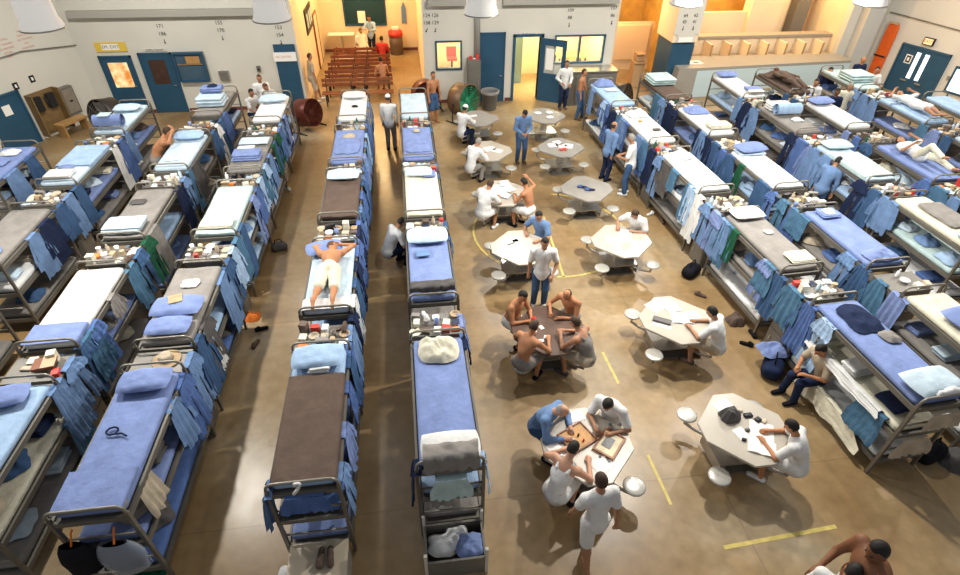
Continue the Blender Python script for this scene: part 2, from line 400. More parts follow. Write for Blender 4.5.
m = MB(); m.box(-.16, .16, 0, .09, -.17, .17); m.build('box_body', M_STEEL, t); m = MB(); m.box(-.12, .12, -.012, 0, -.13, .13); m.build('box_door', M_LOCK, t)
t = thing('wall_bracket', 'small dark wall fixture right of the grey wall box', 'wall fixture', (-5.1, YB-.08, 1.45)); m = MB(); m.box(-.06, .06, 0, .08, -.1, .1); m.build('fixture_body', M_LOCK, t); m = MB(); m.lathe([(.03, 0), (.04, .03), (.02, .05)], 10, Matrix.Rotation(PI/2, 4, 'X')); m.build('fixture_lens', M_DARK, t)
# open door leaf of the staff room
t = struct(thing('door_4', 'd', 'd', (5.15, YB-.02, 0), -.52)); del t['category']; del t['label']
m = MB(); pieces(m, 0, .95, .01, 2.28, -.05, 0, [(.14, .80, 1.05, 2.05)]); m.build('door_leaf', M_BLUE, t)
m = MB(); m.box(.14, .80, -.03, -.02, 1.05, 2.05); m.build('door_pane', GLASS, t)
m = MB(); m.box(.20, .5, -.065, -.052, 1.2, 1.95); m.build('door_notice', M_PAPER, t)
m = MB(); m.tube([(.86, -.05, 1), (.86, -.1, 1), (.78, -.1, 1)], .015); m.build('door_handle', M_STEEL, t)
m = MB(); m.box(4.05, 4.15, YB-.05, YB+.3, 0, 2.40); m.box(5.1, 5.2, YB-.05, YB+.3, 0, 2.40); m.box(4.05, 5.2, YB-.05, YB+.3, 2.32, 2.42); struct(m.build('door_5_frame', M_BLUE))
# lit staff room behind
m = MB(); m.box(.96, 8.0, 24.2, 24.4, 0, 3.4); struct(m.build('wall_staff_back', M_TAN))
m = MB(); m.box(7.87, 8.05, YB+.25, 24.2, 0, 3.4); struct(m.build('wall_staff_right', M_TAN))
m = MB(); m.box(.96, 8.05, YB+.25, 24.4, 3.4, 3.5); struct(m.build('trim_staff_soffit', M_WALL))
t = thing('desk', 'yellow topped desk behind the wide window', 'desk', (6.9, 23.1, 0)); m = MB(); m.box(-.6, .6, -.4, .4, 1.02, 1.08); m.build('desk_top', plain('yellow'), t)
for sx in (-.55, .55):
    for sy in (-.35, .35): m = MB(); m.box(sx-.03, sx+.03, sy-.03, sy+.03, 0, 1.02); m.build('leg', M_DARK, t)
t = thing('filing_cabinet', 'grey green tall cabinet seen through the open doorway', 'cabinet', (4.55, 23.3, 0)); m = MB(); m.box(-.35, .3, -.3, .3, 0, 2.2); m.build('cabinet_body', pmat('grey_green', (.2, .27, .25), .5), t)
m = MB(); m.box(-.32, .27, -.32, -.3, .1, 2.1); m.build('cabinet_door', MATS['grey_green'], t)
t = thing('office_chair', 'red chair in the lit room seen through the small window', 'chair', (2.0, 23.4, 0)); m = MB(); m.box(-.2, .2, -.2, .2, .9, .98); m.build('seat', plain('red'), t); m = MB(); m.box(-.2, .2, .2, .27, .98, 1.35); m.build('backrest', plain('red'), t); m = MB(); m.lathe([(.25, 0), (.04, .06), (.04, .9)], 12); m.build('base', M_DARK, t)
# grey tall cabinet with small things on top, pipe above
t = thing('tall_cabinet', 'narrow grey steel cabinet between small window and blue door', 'cabinet', (2.58, YB-.26, 0))
m = MB(); m.box(-.23, .23, -.22, .24, .0, 1.66); m.build('cabinet_body', M_LOCK, t); m = MB(); m.box(-.2, .2, -.24, -.22, .08, 1.6); m.build('cabinet_door', M_LOCK, t); m = MB(); m.box(.12, .15, -.27, -.24, .8, .95); m.build('handle', M_STEEL, t)
m = MB(); m.tube([(2.72, YB-.06, 1.68), (2.72, YB-.06, 6)], .11, 12); struct(m.build('trim_pipe', pmat('grey_pipe', (.42, .42, .39), .5), None, True))
t = thing('steel_counter', 'grey steel counter box under the wide window', 'counter', (6.98, YB-.42, 0))
m = MB(); m.box(-.85, .95, -.36, .36, 0, 1.22); m.build('counter_body', M_LOCK, t); m = MB(); m.box(-.88, .98, -.4, .36, 1.22, 1.27); m.build('counter_top', M_STEEL, t)
for x in (-.4, .05, .5):
    m = MB(); m.box(x-.2, x+.2, -.375, -.36, .1, 1.1); d = m.build('counter_door', M_LOCK, t)
# shower side: recess, pillar, counter wall, dividers
m = MB(); m.box(7.87, 10.9, 24.4, 24.6, 0, 1.95); struct(m.build('wall_recess_low', M_TAN)); m = MB(); m.box(7.87, 20.2, 26.0, 26.2, 0, WALLH); struct(m.build('wall_recess_back', M_GOLD))
m = MB(); m.box(10.25, 11.15, YB+.05, YB+1.4, 0, 2.0); struct(m.build('column_lower', M_BLUE)); m = MB(); m.box(10.2, 11.2, YB, YB+1.5, 2.0, WALLH); struct(m.build('column_upper', M_TAN))
m = MB(); m.box(10.2, 11.2, YB-.03, YB-.003, 2.28, WALLH); m.box(10.36, 11.04, YB-.03, YB-.003, 2.0, 2.28); struct(m.build('column_face', M_WALL))
m = MB(); m.box(10.42, 10.98, YB-.05, YB-.03, 2.02, 2.18); o = m.build('wall_sign', M_PAPER); tag(o, 'white strip sign on the column above its blue lower part', 'sign')
for x, a, b in ((10.5, '64', '43'), (10.9, '62', '41')):
    t = thing('wall_number', f'black numbers {a} over {b} on the {"left" if x < 10.7 else "right"} half of the column', 'wall number', (x, YB-.04, 2.85)); text(a, .16, M_INK, 'number', t, facing_back(0, 0, .1)); text(b, .16, M_INK, 'number', t, facing_back(0, 0, -.12)); o = ARROW.build('arrow', M_INK, t); o.location = (0, -.002, -.32)
m = MB(); m.box(9.2, 10.7, 24.33, 24.398, .45, 1.85); o = m.build('wall_panel', pmat('tan_panel', (.78, .60, .40), .6)); tag(o, 'large tan board leaning on low wall left of the column', 'panel')
for k, (x, z, w) in enumerate(((9.45, .0, .22), (9.5, 1.0, .16))):
    t = thing('carton', ['tan carton standing on floor left of the column', 'small open brown box above the tan carton'][k], 'box', (9.55, 22.3, z)); m = MB(); m.box(-w, w, -w, w, 0, .98 if k == 0 else .3); m.build('box_body', pmat('cardboard', (.45, .28, .14), .8), t); m = MB(); m.box(-w, w, -w-.1, -w, .28 if k else .96, .3 if k else .98); m.build('flap', MATS['cardboard'], t)
m = MB(); m.add([(10.45, 20.6, 0), (11.3, 20.6, 0), (18.1, 21.05, 0), (18.1, 22.0, 0), (10.45, 22.2, 0), (10.55, 20.6, 1.15), (11.3, 20.6, 1.15), (18.1, 21.05, 1.15), (18.1, 22.0, 1.15), (10.55, 22.2, 1.15)], [(0, 4, 3, 2, 1), (5, 6, 7, 8, 9), (0, 1, 6, 5), (1, 2, 7, 6), (2, 3, 8, 7), (3, 4, 9, 8), (4, 0, 5, 9)]); struct(m.build('wall_counter', pmat('counter_grey', (.30, .285, .25), .5)))
m = MB(); m.add([(11.3, 20.59, .02), (18.1, 21.04, .02), (18.1, 21.04, 1.05), (11.3, 20.59, 1.05)], [(0, 1, 2, 3)]); struct(m.build('trim_counter_front', pmat('counter_front_blue', (.48, .60, .63), .5)))
tag(MB().box(11.1, 11.75, 21.1, 21.5, 1.152, 1.17).build('paper_pad', M_PAPER), 'bright white pad on the left end of the counter', 'paper')
tag(MB().box(11.4, 11.6, 21.2, 21.28, 1.172, 1.19).build('pen_case', M_DARK), 'small dark case on the bright white pad', 'case')
m = MB(); m.box(11.3, 18.4, 22.95, 23.15, 0, 1.62); struct(m.build('wall_divider_back', M_TAN)); m = MB(); m.box(11.3, 18.3, 22.85, 23.35, 1.62, 1.72); struct(m.build('trim_ledge', pmat('ledge_grey', (.34, .30, .24), .5)))
m = MB(); m.box(11.3, 18.2, 22.2, 22.9, .0, 1.0); struct(m.build('wall_low_shelf', pmat('shelf_tan', (.50, .38, .25), .55)))
for k in range(8):
    x = 11.75+k*.82
    t = thing('divider', f'tan wooden divider on the low shelf, {["first","second","third","fourth","fifth","sixth","seventh","eighth"][k]} from the column', 'divider', (x, 22.5, 1.0), group='dividers behind the counter')
    m = MB(); m.box(-.03, .03, -.28, .42, 0, .55); m.build('divider_panel', M_TAN, t); m = MB(); m.box(-.035, .035, -.3, -.28, 0, .55); m.build('edge_strip', M_WOODL, t)
m = MB(); m.box(11.3, 15.6, 24.2, 24.35, 0, 2.35); struct(m.build('wall_shower_low', M_TAN)); m = MB(); m.box(14.9, 16.3, 24.0, 24.6, 0, WALLH); struct(m.build('column_tan', M_TAN)); m = MB(); m.box(16.3, 18.0, 24.6, 24.8, 0, WALLH); struct(m.build('wall_shower_side', M_TAN)); m = MB(); m.box(17.0, 17.6, 24.0, 24.5, 0, WALLH); struct(m.build('column_grey', pmat('pillar_grey', (.17, .155, .13), .6)))
m = MB(); m.box(18.2, 20.6, 22.2, 22.5, 0, WALLH); struct(m.build('wall_back_right', M_WALL))
m = MB(); m.box(18.25, 18.4, 22.5, 26, 0, WALLH); struct(m.build('wall_shower_right', M_TAN))
m = MB(); m.box(10.9, 11.2, 22.5, 26, 0, WALLH); struct(m.build('wall_shower_left', M_GOLD))
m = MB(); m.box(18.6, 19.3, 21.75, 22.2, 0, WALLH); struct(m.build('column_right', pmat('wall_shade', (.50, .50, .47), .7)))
# things on the angled left wall (s, out, z)
def wl(name, label, cat, specs):
    t = thing(name, label, cat); 
    for nm, mat, fn in specs: onwall(FL, fn, nm, mat, t)
    return t
t = struct(thing('door_6', 'd', 'd')); del t['category']; del t['label']
onwall(FL, lambda m: m.box(2.72, 3.72, .002, .06, .0, 1.60), 'door_leaf', M_BLUE, t); onwall(FL, lambda m: (m.box(2.66, 2.72, .002, .09, 0, 1.66), m.box(3.72, 3.78, .002, .09, 0, 1.66), m.box(2.66, 3.78, .002, .09, 1.6, 1.66)), 'door_frame', M_BLUE, t)
onwall(FL, lambda m: m.box(3.1, 3.35, .062, .07, 1.05, 1.35), 'door_notice', M_PAPER, t)
wl('phone_booth', 'brown wooden wall panel holding two black telephones on left wall', 'telephone panel', [('back_panel', pmat('booth_brown', (.20, .125, .05), .55, var=.15), lambda m: m.box(1.62, 2.5, .002, .04, .1, 1.42)), ('side_panel', MATS['booth_brown'], lambda m: m.box(1.58, 1.62, .002, .3, .1, 1.42)), ('side_panel', MATS['booth_brown'], lambda m: m.box(2.5, 2.54, .002, .3, .1, 1.42)),
 ('telephone', M_DARK, lambda m: m.box(1.72, 1.95, .042, .16, .85, 1.3)), ('telephone', M_DARK, lambda m: m.box(2.17, 2.4, .042, .16, .85, 1.3)), ('handset', M_DARK, lambda m: m.tube([(1.99, .1, .9), (2.0, .14, 1.05), (1.99, .1, 1.25)], .03)), ('handset', M_DARK, lambda m: m.tube([(2.44, .1, .9), (2.45, .14, 1.05), (2.44, .1, 1.25)], .03))])
wl('wall_cabinet', 'grey steel wall cabinet right of the brown telephone panel', 'cabinet', [('cabinet_body', M_LOCK, lambda m: m.box(1.05, 1.52, .002, .2, .42, 1.32)), ('cabinet_door', M_STEEL, lambda m: m.box(1.09, 1.48, .2, .215, .5, 1.26)), ('handle', M_DARK, lambda m: m.box(1.25, 1.33, .215, .25, .85, .9))])
t = wl('wooden_bench', 'light brown wooden bench against left wall under the telephones', 'bench', [('seat', M_WOODL, lambda m: m.box(1.35, 2.3, .35, .75, .40, .46)), ('side_panel', M_WOODL, lambda m: m.box(1.4, 1.46, .38, .72, 0, .40)), ('side_panel', M_WOODL, lambda m: m.box(2.2, 2.26, .38, .72, 0, .40))])
for s, z, a, lab in ((2.35, 2.78, ('NOTICE', 'NO TALKING', 'ON PHONES', 'AFTER', '9 PM'), 'faded red stencilled notice of five lines nearer the blue side door'), (1.70, 2.9, ('NOTICE', 'KEEP OUT', 'OF BOUNDS', 'NO', 'WARNING'), 'faded red stencilled notice of five lines nearer the back corner')):
    t = thing('wall_notice', lab, 'notice', side(FL, (s, .004, z)))
    for k, w in enumerate(a): text(w, .085, M_RED, 'lettering', None, facing_wall(FL, s, z+.24-.12*k, .004)).parent = t
    for c in t.children: c.matrix_parent_inverse = Matrix.Translation(-t.location)
for s, z, lab in ((2.62, 1.75, 'small black square sign by the blue side door'), (2.05, 1.80, 'small black square sign above the telephones')):
    o = onwall(FL, lambda m: m.box(s-.08, s+.08, .002, .02, z-.1, z+.1), 'wall_plate', M_DARK); tag(o, lab, 'sign'); onwall(FL, lambda m: m.box(s-.03, s+.03, .021, .024, z-.05, z+.05), 'sign_symbol', M_PAPER, o)
o = onwall(FL, lambda m: m.tube([(-.2, .05, 2.3), (2.0, .05, 2.62), (4.5, .05, 2.55)], .018), 'wall_conduit', M_LOCK); tag(o, 'thin grey conduit running along the left wall below the notices', 'conduit')
# right wall
t = struct(thing('door_7', 'd', 'd')); del t['category']; del t['label']
M_LIT = pmat('lit_frosted_glass', (.9, .95, .95), .3, emit=(.85, .95, 1), estr=1.1)
onwall(FR, lambda m: m.box(.8, 2.6, .002, .06, 0, 1.72), 'door_leaf', M_BLUE, t)
onwall(FR, lambda m: (m.box(.74, .8, .002, .1, 0, 1.80), m.box(2.6, 2.66, .002, .1, 0, 1.80), m.box(.74, 2.66, .002, .1, 1.72, 1.80)), 'door_frame', M_BLUE, t)
for a in (1.52, 1.86): onwall(FR, lambda m: m.box(a-.08, a+.08, .062, .075, .62, 1.60), 'door_pane', M_LIT, t)
for a in (1.4, 2.0): onwall(FR, lambda m: m.box(a-.12, a+.12, .062, .12, .5, .55), 'push_bar', M_STEEL, t)
onwall(FR, lambda m: m.box(1.08, 1.34, .062, .07, 1.12, 1.45), 'door_notice', M_PAPER, t); onwall(FR, lambda m: (m.box(1.12, 1.30, .071, .074, 1.16, 1.41)), 'notice_frame', M_INK, t); onwall(FR, lambda m: m.box(1.17, 1.25, .075, .078, 1.22, 1.35), 'notice_symbol', M_PAPER, t)
t = thing('exit_sign', 'lit red EXIT sign above the double blue doors', 'sign'); onwall(FR, lambda m: m.box(1.45, 1.85, .002, .1, 1.92, 2.18), 'sign_case', M_DARK, t); onwall(FR, lambda m: m.box(1.49, 1.81, .1, .11, 1.95, 2.15), 'sign_face', pmat('exit_glow', (.9, .5, .3), .5, emit=(1, .45, .2), estr=1.3), t)
text('EXIT', .15, pmat('exit_red', (.6, .02, .02), .5, emit=(.8, .03, .02), estr=.5), 'lettering', t, facing_wall(FR, 1.65, 2.05, .115))
M_OR = pmat('stretcher_orange', (.75, .12, .015), .45, var=.1)
t = thing('rescue_stretcher', 'orange rescue stretcher standing upright against white right wall', 'stretcher')
def boat(m):
    prof = [(-.24, 0), (-.2, .13), (.2, .13), (.24, 0)]
    zs = [(.2, .55), (.3, .95), (.7, 1), (1.9, 1), (2.25, .9), (2.4, .6)]
    vs = [(.1+x*k, .03+y, z) for z, k in zs for x, y in prof]; n = 4
    m.add(vs, [(j*n+i, j*n+i+1, (j+1)*n+i+1, (j+1)*n+i) for j in range(5) for i in range(3)]+[(0, 1, 2, 3), (23, 22, 21, 20)])
onwall(FR, boat, 'stretcher_shell', M_OR, t); onwall(FR, lambda m: m.box(-.14, .34, .165, .18, 1.1, 1.16), 'strap', M_DARK, t); onwall(FR, lambda m: m.box(-.08, .28, .12, .2, 2.36, 2.44), 'end_cap', plain('tan'), t)
t = struct(thing('window_4', 'd', 'd')); del t['category']; del t['label']
onwall(FR, lambda m: (m.box(2.98, 4.0, .002, .06, .55, .62), m.box(2.98, 4.0, .002, .06, 1.42, 1.5), m.box(2.98, 3.05, .002, .06, .62, 1.42), m.box(3.93, 4.0, .002, .06, .62, 1.42)), 'window_frame', M_BLUE, t); onwall(FR, lambda m: m.box(3.05, 3.93, .002, .03, .62, 1.42), 'window_pane', M_LIT, t)
o = onwall(FR, lambda m: m.tube([(-.3, .05, 2.72), (2.4, .05, 2.64), (4, .05, 2.6)], .02), 'wall_conduit', M_LOCK); tag(o, 'thin grey conduit along the right wall above the stretcher', 'conduit')
t = thing('light_switch', 'small grey switch plate beside the double blue doors', 'switch'); onwall(FR, lambda m: m.box(2.85, 2.97, .002, .02, .95, 1.1), 'plate', M_STEEL, t)
# hall furnishing: lobby window, boards, benches
t = struct(thing('window_5', 'd', 'd', (-1.58, 28.3, 1.13))); del t['category']; del t['label']
m = MB(); m.box(-.97, .97, -.05, .1, 0, .07); m.box(-.97, -.9, -.05, .1, .07, 2.07); m.box(.9, .97, -.05, .1, .07, 2.07); m.build('window_frame', M_BLUE, t); m = MB(); m.box(-.9, .9, .05, .06, .07, 2.07); m.build('window_pane', pmat('dark_blue_glass', (.02, .06, .08), .12), t)
m = MB(); m.box(-.35, .0, -.02, .04, .12, .62); m.build('window_notice', M_PAPER, t)
t = thing('notice_board', 'dark board with pale sheets on left wall of the hall', 'notice board', (-3.62, 24.6, 2.3)); m = MB(); m.box(-.02, .02, -.9, .9, -.45, .45); m.build('board', M_DARK, t)
for k in (-.5, .1, .6): m = MB(); m.box(.022, .03, k-.16, k+.16, -.25, .25); m.build('sheet', plain('pale green'), t)
t = struct(thing('door_8', 'd', 'd', (-3.64, 26.2, 0))); del t['category']; del t['label']; m = MB(); m.box(0, .04, -.5, .5, 0, 2.1); m.build('door_leaf', M_TAN, t); m = MB(); m.box(0, .06, -.56, -.5, 0, 2.16); m.box(0, .06, .5, .56, 0, 2.16); m.box(0, .06, -.56, .56, 2.1, 2.16); m.build('door_frame', M_WOOD, t)
t = thing('side_table', 'small white pedestal table against the far hall wall', 'table', (-2.75, 27.9, 0)); m = MB(); m.box(-.6, .6, -.25, .25, .86, .9); m.build('table_top', M_PAPER, t); m = MB(); m.tube([(0, 0, .03), (0, 0, .86)], .04); m.build('pole', M_STEEL, t); m = MB(); m.lathe([(.25, 0), (.22, .03)], 14); m.build('base', M_STEEL, t)
t = thing('waste_drum', 'brown drum with red lid against the far hall wall', 'drum', (-.25, 27.7, 0)); m = MB(); m.lathe([(.3, 0), (.32, .05), (.3, .4), (.32, .45), (.3, .8)], 18); m.build('drum_body', plain('brown'), t, True); m = MB(); m.lathe([(.33, .8), (.33, 1.0), (.2, 1.08)], 18); m.build('lid', plain('red'), t, True); m = MB(); m.box(-.15, .15, -.12, .12, 1.08, 1.2); m.build('cloth_bundle', plain('white'), t)
t = thing('hall_hanging', 'grey blue garment hanging on the far hall wall', 'garment', (.2, 28.25, 1.2)); m = MB(); m.add([(-.12, 0, 0), (.12, 0, 0), (.1, -.03, .7), (0, -.02, .95), (-.1, -.03, .7)], [(0, 1, 2, 3, 4)]); m.build('cloth', fab('steel blue'), t)
def bench(y, w, lab, x=-1.75):
    t = thing('bench', lab, 'bench', (x, y, 0), group='slatted benches in the hall')
    for k in range(3): m = MB(); m.box(-w, w, -.2+.13*k, -.09+.13*k, .43, .46); m.build('seat_slat', M_WOOD, t)
    for k in range(2): m = MB(); m.box(-w, w, .24+.02*k, .27+.02*k, .60+.16*k, .72+.16*k); m.build('back_slat', M_WOOD, t)
    for sx in (-w+.15, -.25, .25, w-.15):
        m = MB(); m.tube([(sx, -.2, 0), (sx, -.18, .41), (sx, .2, .41), (sx, .32, .9)], .03, 6); m.tube([(sx, .2, .41), (sx, .26, 0)], .03, 6); m.build('leg', M_DARK, t)
for k, y in enumerate((21.2, 22.2, 23.2, 24.2, 25.3)):
    bench(y, 1.32-.03*k, f'red brown slatted bench, {["nearest the bunks","second from the bunks","third from the bunks","fourth from the bunks","farthest from the bunks"][k]} of the five in the hall')
o = tag(rbox(.9, .35, .18, .06, 6, 4, 3, lambda x, y, z: (x, y, z+.05*math.sin(x*9)*math.cos(y*11)) ).build('linen_pile', fab('white'), None, True), 'heap of white linen on the hall floor behind the benches', 'linen'); o.location = (-2.55, 26.6, 0)
# floor lines
def line(name, pts, w=.06):
    m = MB()
    for a, b in zip(pts, pts[1:]):
        a = Vector((*a, 0)); b = Vector((*b, 0)); d = (b-a).normalized(); n = Vector((-d.y, d.x, 0))*w/2
        q = [a-n, b-n, b+n, a+n]; m.add([(p.x, p.y, .001) for p in q]+[(p.x, p.y, .003) for p in q], [(4, 5, 6, 7), (0, 1, 5, 4), (1, 2, 6, 5), (2, 3, 7, 6), (3, 0, 4, 7)])
    struct(m.build(name, M_YEL))
line('trim_floor_line_near', [(3.98, 3.27), (5.75, 3.36)]); 
for k, (a, b) in enumerate(((4.85, 3.98), (7.2, 6.38), (12.3, 9.6))): line('trim_floor_line_middle', [(3.47-.02*k, a), (3.5-.1*k*(k == 2), b)], .05)
arc = lambda a0, a1: [(3.42+1.95*math.cos(math.radians(a)), 11.6+1.95*math.sin(math.radians(a))) for a in np.linspace(a0, a1, 14)]
line('trim_floor_arc', arc(140, 235), .05); line('trim_floor_arc', arc(262, 318), .05); line('trim_floor_arc', arc(-10, 75), .05)
# ------------------------------------------------------------------ bunks, lockers, bedding
BW, BL = .84, 2.06           # bunk width and length
TIER = (.30, .92, 1.52)      # deck heights
MT = .115                    # mattress thickness
TOP = TIER[2]+.02+MT
def make_bunk(label):
    t = thing('triple_bunk', label, 'bunk bed', group='triple bunks in rows')
    w, l = BW/2, BL/2
    for sx in (-1, 1):
        for sy in (-1, 1):
            m = MB(); m.box(sx*w-.022, sx*w+.022, sy*l-.022, sy*l+.022, 0, TIER[2]+.1); m.build('post', M_FRAME, t)
    for z in TIER:
        m = MB(); m.box(-w+.022, w-.022, -l, l, z-.012, z); 
        for sx in (-1, 1): m.box(sx*(w-.005)-.016, sx*(w-.005)+.016, -l+.022, l-.022, z-.05, z+.03)
        for sy in (-1, 1): m.box(-w+.022, w-.022, sy*l-.016, sy*l+.016, z-.05, z+.03)
        m.build('deck', M_DECK, t)
    for sy in (-1, 1):
        y = sy*(l+.005); z = TIER[2]+.08; a = .10
        path = [(-w, y, z)]+[(-w+a-a*math.cos(q), y, z+.16-a+a*math.sin(q)) for q in np.linspace(0, PI/2, 5)]+[(w-a+a*math.sin(q), y, z+.16-a+a*math.cos(q)) for q in np.linspace(0, PI/2, 5)]+[(w, y, z)]
        m = MB(); m.tube(path, .019, 8); m.build('end_rail', M_TUBE, t, True)
        m = MB()
        for zz in (TIER[1]+.26, TIER[0]+.3): m = MB(); m.tube([(-w, y, zz), (w, y, zz)], .014, 6); m.build('end_bar', M_TUBE, t, True)
    return t
def make_locker(label):
    t = thing('bunk_locker', label, 'locker', group='grey lockers between the bunks')
    m = MB(); m.box(-.39, .39, -.25, .25, .04, 1.50); m.box(-.405, .405, -.265, .265, 1.50, 1.53); m.box(-.37, .37, -.23, .23, 0, .04); m.build('locker_body', M_LOCK, t)
    for sx in (-1, 1):
        for k in range(3):
            z = .08+.475*k
            m = MB(); m.box(sx*.39, sx*.402, -.22, .22, z, z+.44); d = m.build('door', M_LOCK, t)
            m = MB(); m.box(sx*.402, sx*.42, .12, .15, z+.18, z+.28); m.build('handle', M_STEEL, d)
    return t
ORD = ['front', 'second', 'third', 'fourth', 'rear']
ROWS = { # name: (words, x0, slope of x along the row, y centres of the bunks, side that faces the open floor)
 'L1': ('row left of aisle', -3.93, 0, (4.95, 7.65, 10.75, 13.5, 16.6), 1),
 'L2': ('second row left of aisle', -5.66, 0, (5.0, 7.8, 10.8, 13.8, 17.2), 1),
 'L3': ('third row left of aisle', -7.93, 0, (None, 7.45, 10.15, 13.3, 16.2), 1),
 'L4': ('left wall row', -9.72, 0, (None, None, 10.6, 13.45, None), 1),
 'A': ('left middle row', -1.55, 0, (5.07, 8.12, 11.12, 13.72, 16.45), 1),
 'B': ('right middle row', .23, 0, (5.14, 8.25, 11.02, 13.72, 16.45), 1),
 'R1': ('row by tables', 7.43, -.053, (5.28, 8.33, 11.4, 14.12, 16.85), -1),
 'R2': ('second row past tables', 9.02, -.033, (5.4, 8.3, 11.35, 14.45, 17.2), -1),
 'R3': ('third row past tables', 11.25, -.014, (None, 8.6, 11.45, 14.3, 17.15), -1),
 'R4': ('fourth row past tables', 12.72, 0, (None, 8.6, 11.3, 14.5, 17.35), -1),
 'R5': ('fifth row past tables', 15.3, 0, (None, None, 11.6, 14.6, 17.5), -1),
 'R6': ('right wall row', 16.95, 0, (None, None, None, 14.6, None), -1)}
STRETCH = {'L1a': 1.10, 'Aa': 1.15, 'Ba': 1.13, 'R1a': 1.10}  # the front bunks are a little longer
BUNK = {}; proto = None
class Bk: pass
CON = {'L1a': 'with blue bedding', 'Aa': 'under brown blanket', 'Ba': 'under blue sheet', 'R1a': 'with seated man below'}
for r, (words, x0, sl, ys, sd) in ROWS.items():
    for i, y in enumerate(ys):
        if y is None: continue
        x = x0+sl*y; rz = math.atan(-sl) if sl else 0
        if not any(seen((x+dx, y+dy, z), 8) for dx in (-.4, .4) for dy in (-1, 1) for z in (.3, 1.7)): continue
        b = Bk(); b.x, b.y, b.rz, b.row, b.i, b.sd = x, y, rz, r, i, sd
        b.words = f'{ORD[i]} bunk of {words}'; b.key = r+'abcde'[i]
        b.sy = STRETCH.get(b.key, 1.0); b.M = Matrix.Translation((x, y, 0)) @ Matrix.Rotation(rz, 4, 'Z') @ Matrix.Diagonal((1, b.sy, 1, 1))
        lab = f'grey triple bunk, {b.words} {CON.get(b.key, "")}'.strip()
        if proto is None: proto = make_bunk(lab); b.o = proto
        else: b.o = dup(proto, (0, 0, 0), 0, lab)
        b.o.location = (x, y, 0); b.o.rotation_euler = (0, 0, rz); b.o.scale = (1, b.sy, 1)
        BUNK[b.key] = b
def onb(b, u, v, z): return b.M @ Vector((u, v, z))
def put(o, b, u, v, z, rz=0): o.location = onb(b, u, v, z); o.rotation_euler = (0, 0, b.rz+rz); return o
SHARE = {}
def mattress_mesh(k):
    if ('mat', k) not in SHARE:
        wb = wob(100+k, 7)
        SHARE['mat', k] = rbox(.76, 1.96, MT, .045, 14, 34, 4, lambda x, y, z: (x, y, z+(.017*wb(x*1.9, y) if z > .05 else 0))).mesh('mattress', fab('blue'), True)
    return SHARE['mat', k]
CNAME = {'grey': 'bare grey'}
def mattress(b, tier, c):
    o = over(link('mattress', mattress_mesh((b.i+tier) % 3)), fab(c)); put(o, b, 0, 0, TIER[tier]+.004); o.scale = (1, b.sy, 1)
    nm = 'plain' if c in ('grey', 'brown') else 'sheeted'
    return tag(o, f'{c} {nm} mattress on {("lowest", "middle", "top")[tier]} tier of {b.words}', 'mattress', 'mattresses on the bunks')
def pillow_mesh(k):
    if ('pil', k) not in SHARE:
        wb = wob(k+40, 9)
        def f(sgn):
            def g(u, v):
                x = (u-.5)*2; y = (v-.5)*2
                e = max(0, (1-abs(x)**3.2))**.5*max(0, (1-abs(y)**3.2))**.5
                return (x*.32*(1-.08*abs(y)**2), y*.20*(1-.1*abs(x)**2), .068+sgn*.066*e+.012*wb(x, y)*e)
            return g
        m = MB(); m.grid(f(1), 16, 12); n = MB(); n.grid(f(-1), 16, 12); m.add(n.v, [q[::-1] for q in n.f])
        SHARE['pil', k] = m.mesh('pillow', fab('white'), True)
    return SHARE['pil', k]
def pillow(b, c, v, u=0, rz=0, big=1, z=None, extra=''):
    o = over(link('pillow', pillow_mesh(random.randrange(3))), fab(c)); put(o, b, u, v, (TOP if z is None else z)+.004, rz); o.scale = (big, big, big)
    return tag(o, f'{c} pillow on top of {b.words}{extra}', 'pillow', 'pillows on the bunks')
def sheet(b, c, v0, v1, dl=.10, dr=.10, lab=None, lift=.014, name='blanket', amp=.010, seed=0, u0=-.38, u1=.38, cat='blanket'):
    """a cloth spread over the mattress, its sides hanging down"""
    wb = wob(seed+11, 8); L = u1-u0+dl+dr
    def g(u, v):
        s = u*L-dl; y = v0+(v1-v0)*v+.012*wb(u*2, .3); n = amp*wb(u*1.3, y)+.004
        if s < 0: x, z = u0-.012-abs(n), TOP+lift+s
        elif s > u1-u0: x, z = u1+.012+abs(n), TOP+lift-(s-(u1-u0))
        else: x, z = u0+s, TOP+lift+n
        return (x, y, z)
    m = MB(); m.grid(g, 34, 30); o = m.build(name, fab(c), None, True); put(o, b, 0, 0, 0); o.scale = (1, b.sy, 1)
    return tag(o, lab or f'{c} {name} spread on top of {b.words}', cat, 'blankets on the bunks')
def folded(b, c, v, u=0, w=.55, l=.4, h=.10, rz=0, lab=None, z=None, n=3, cat='blanket', name='folded_blanket'):
    """folded cloth: layers with a soft wavy outline, one mesh"""
    m = MB(); t = h/n; r = random.Random(int(abs(v*977)+abs(u*131)+b.i*17))
    for k in range(n):
        dx, dy = r.uniform(-.02, .02), r.uniform(-.02, .02); wb = wob(k+int(v*50)+b.i, 8)
        q = rbox(w*r.uniform(.9, 1), l*r.uniform(.88, 1), t*.98, t*.45, 10, 8, 2, lambda x, y, z: (x+dx+.012*wb(y*3, z), y+dy+.012*wb(x*3, z), z+.006*wb(x*2, y*2)), k*t)
        m.add(q.v, q.f)
    o = m.build(name, fab(c), None, True); put(o, b, u, v, (TOP if z is None else z)+.01, rz)
    return tag(o, lab or f'folded {c} cloth on top of {b.words}', cat, 'folded cloths on the bunks')
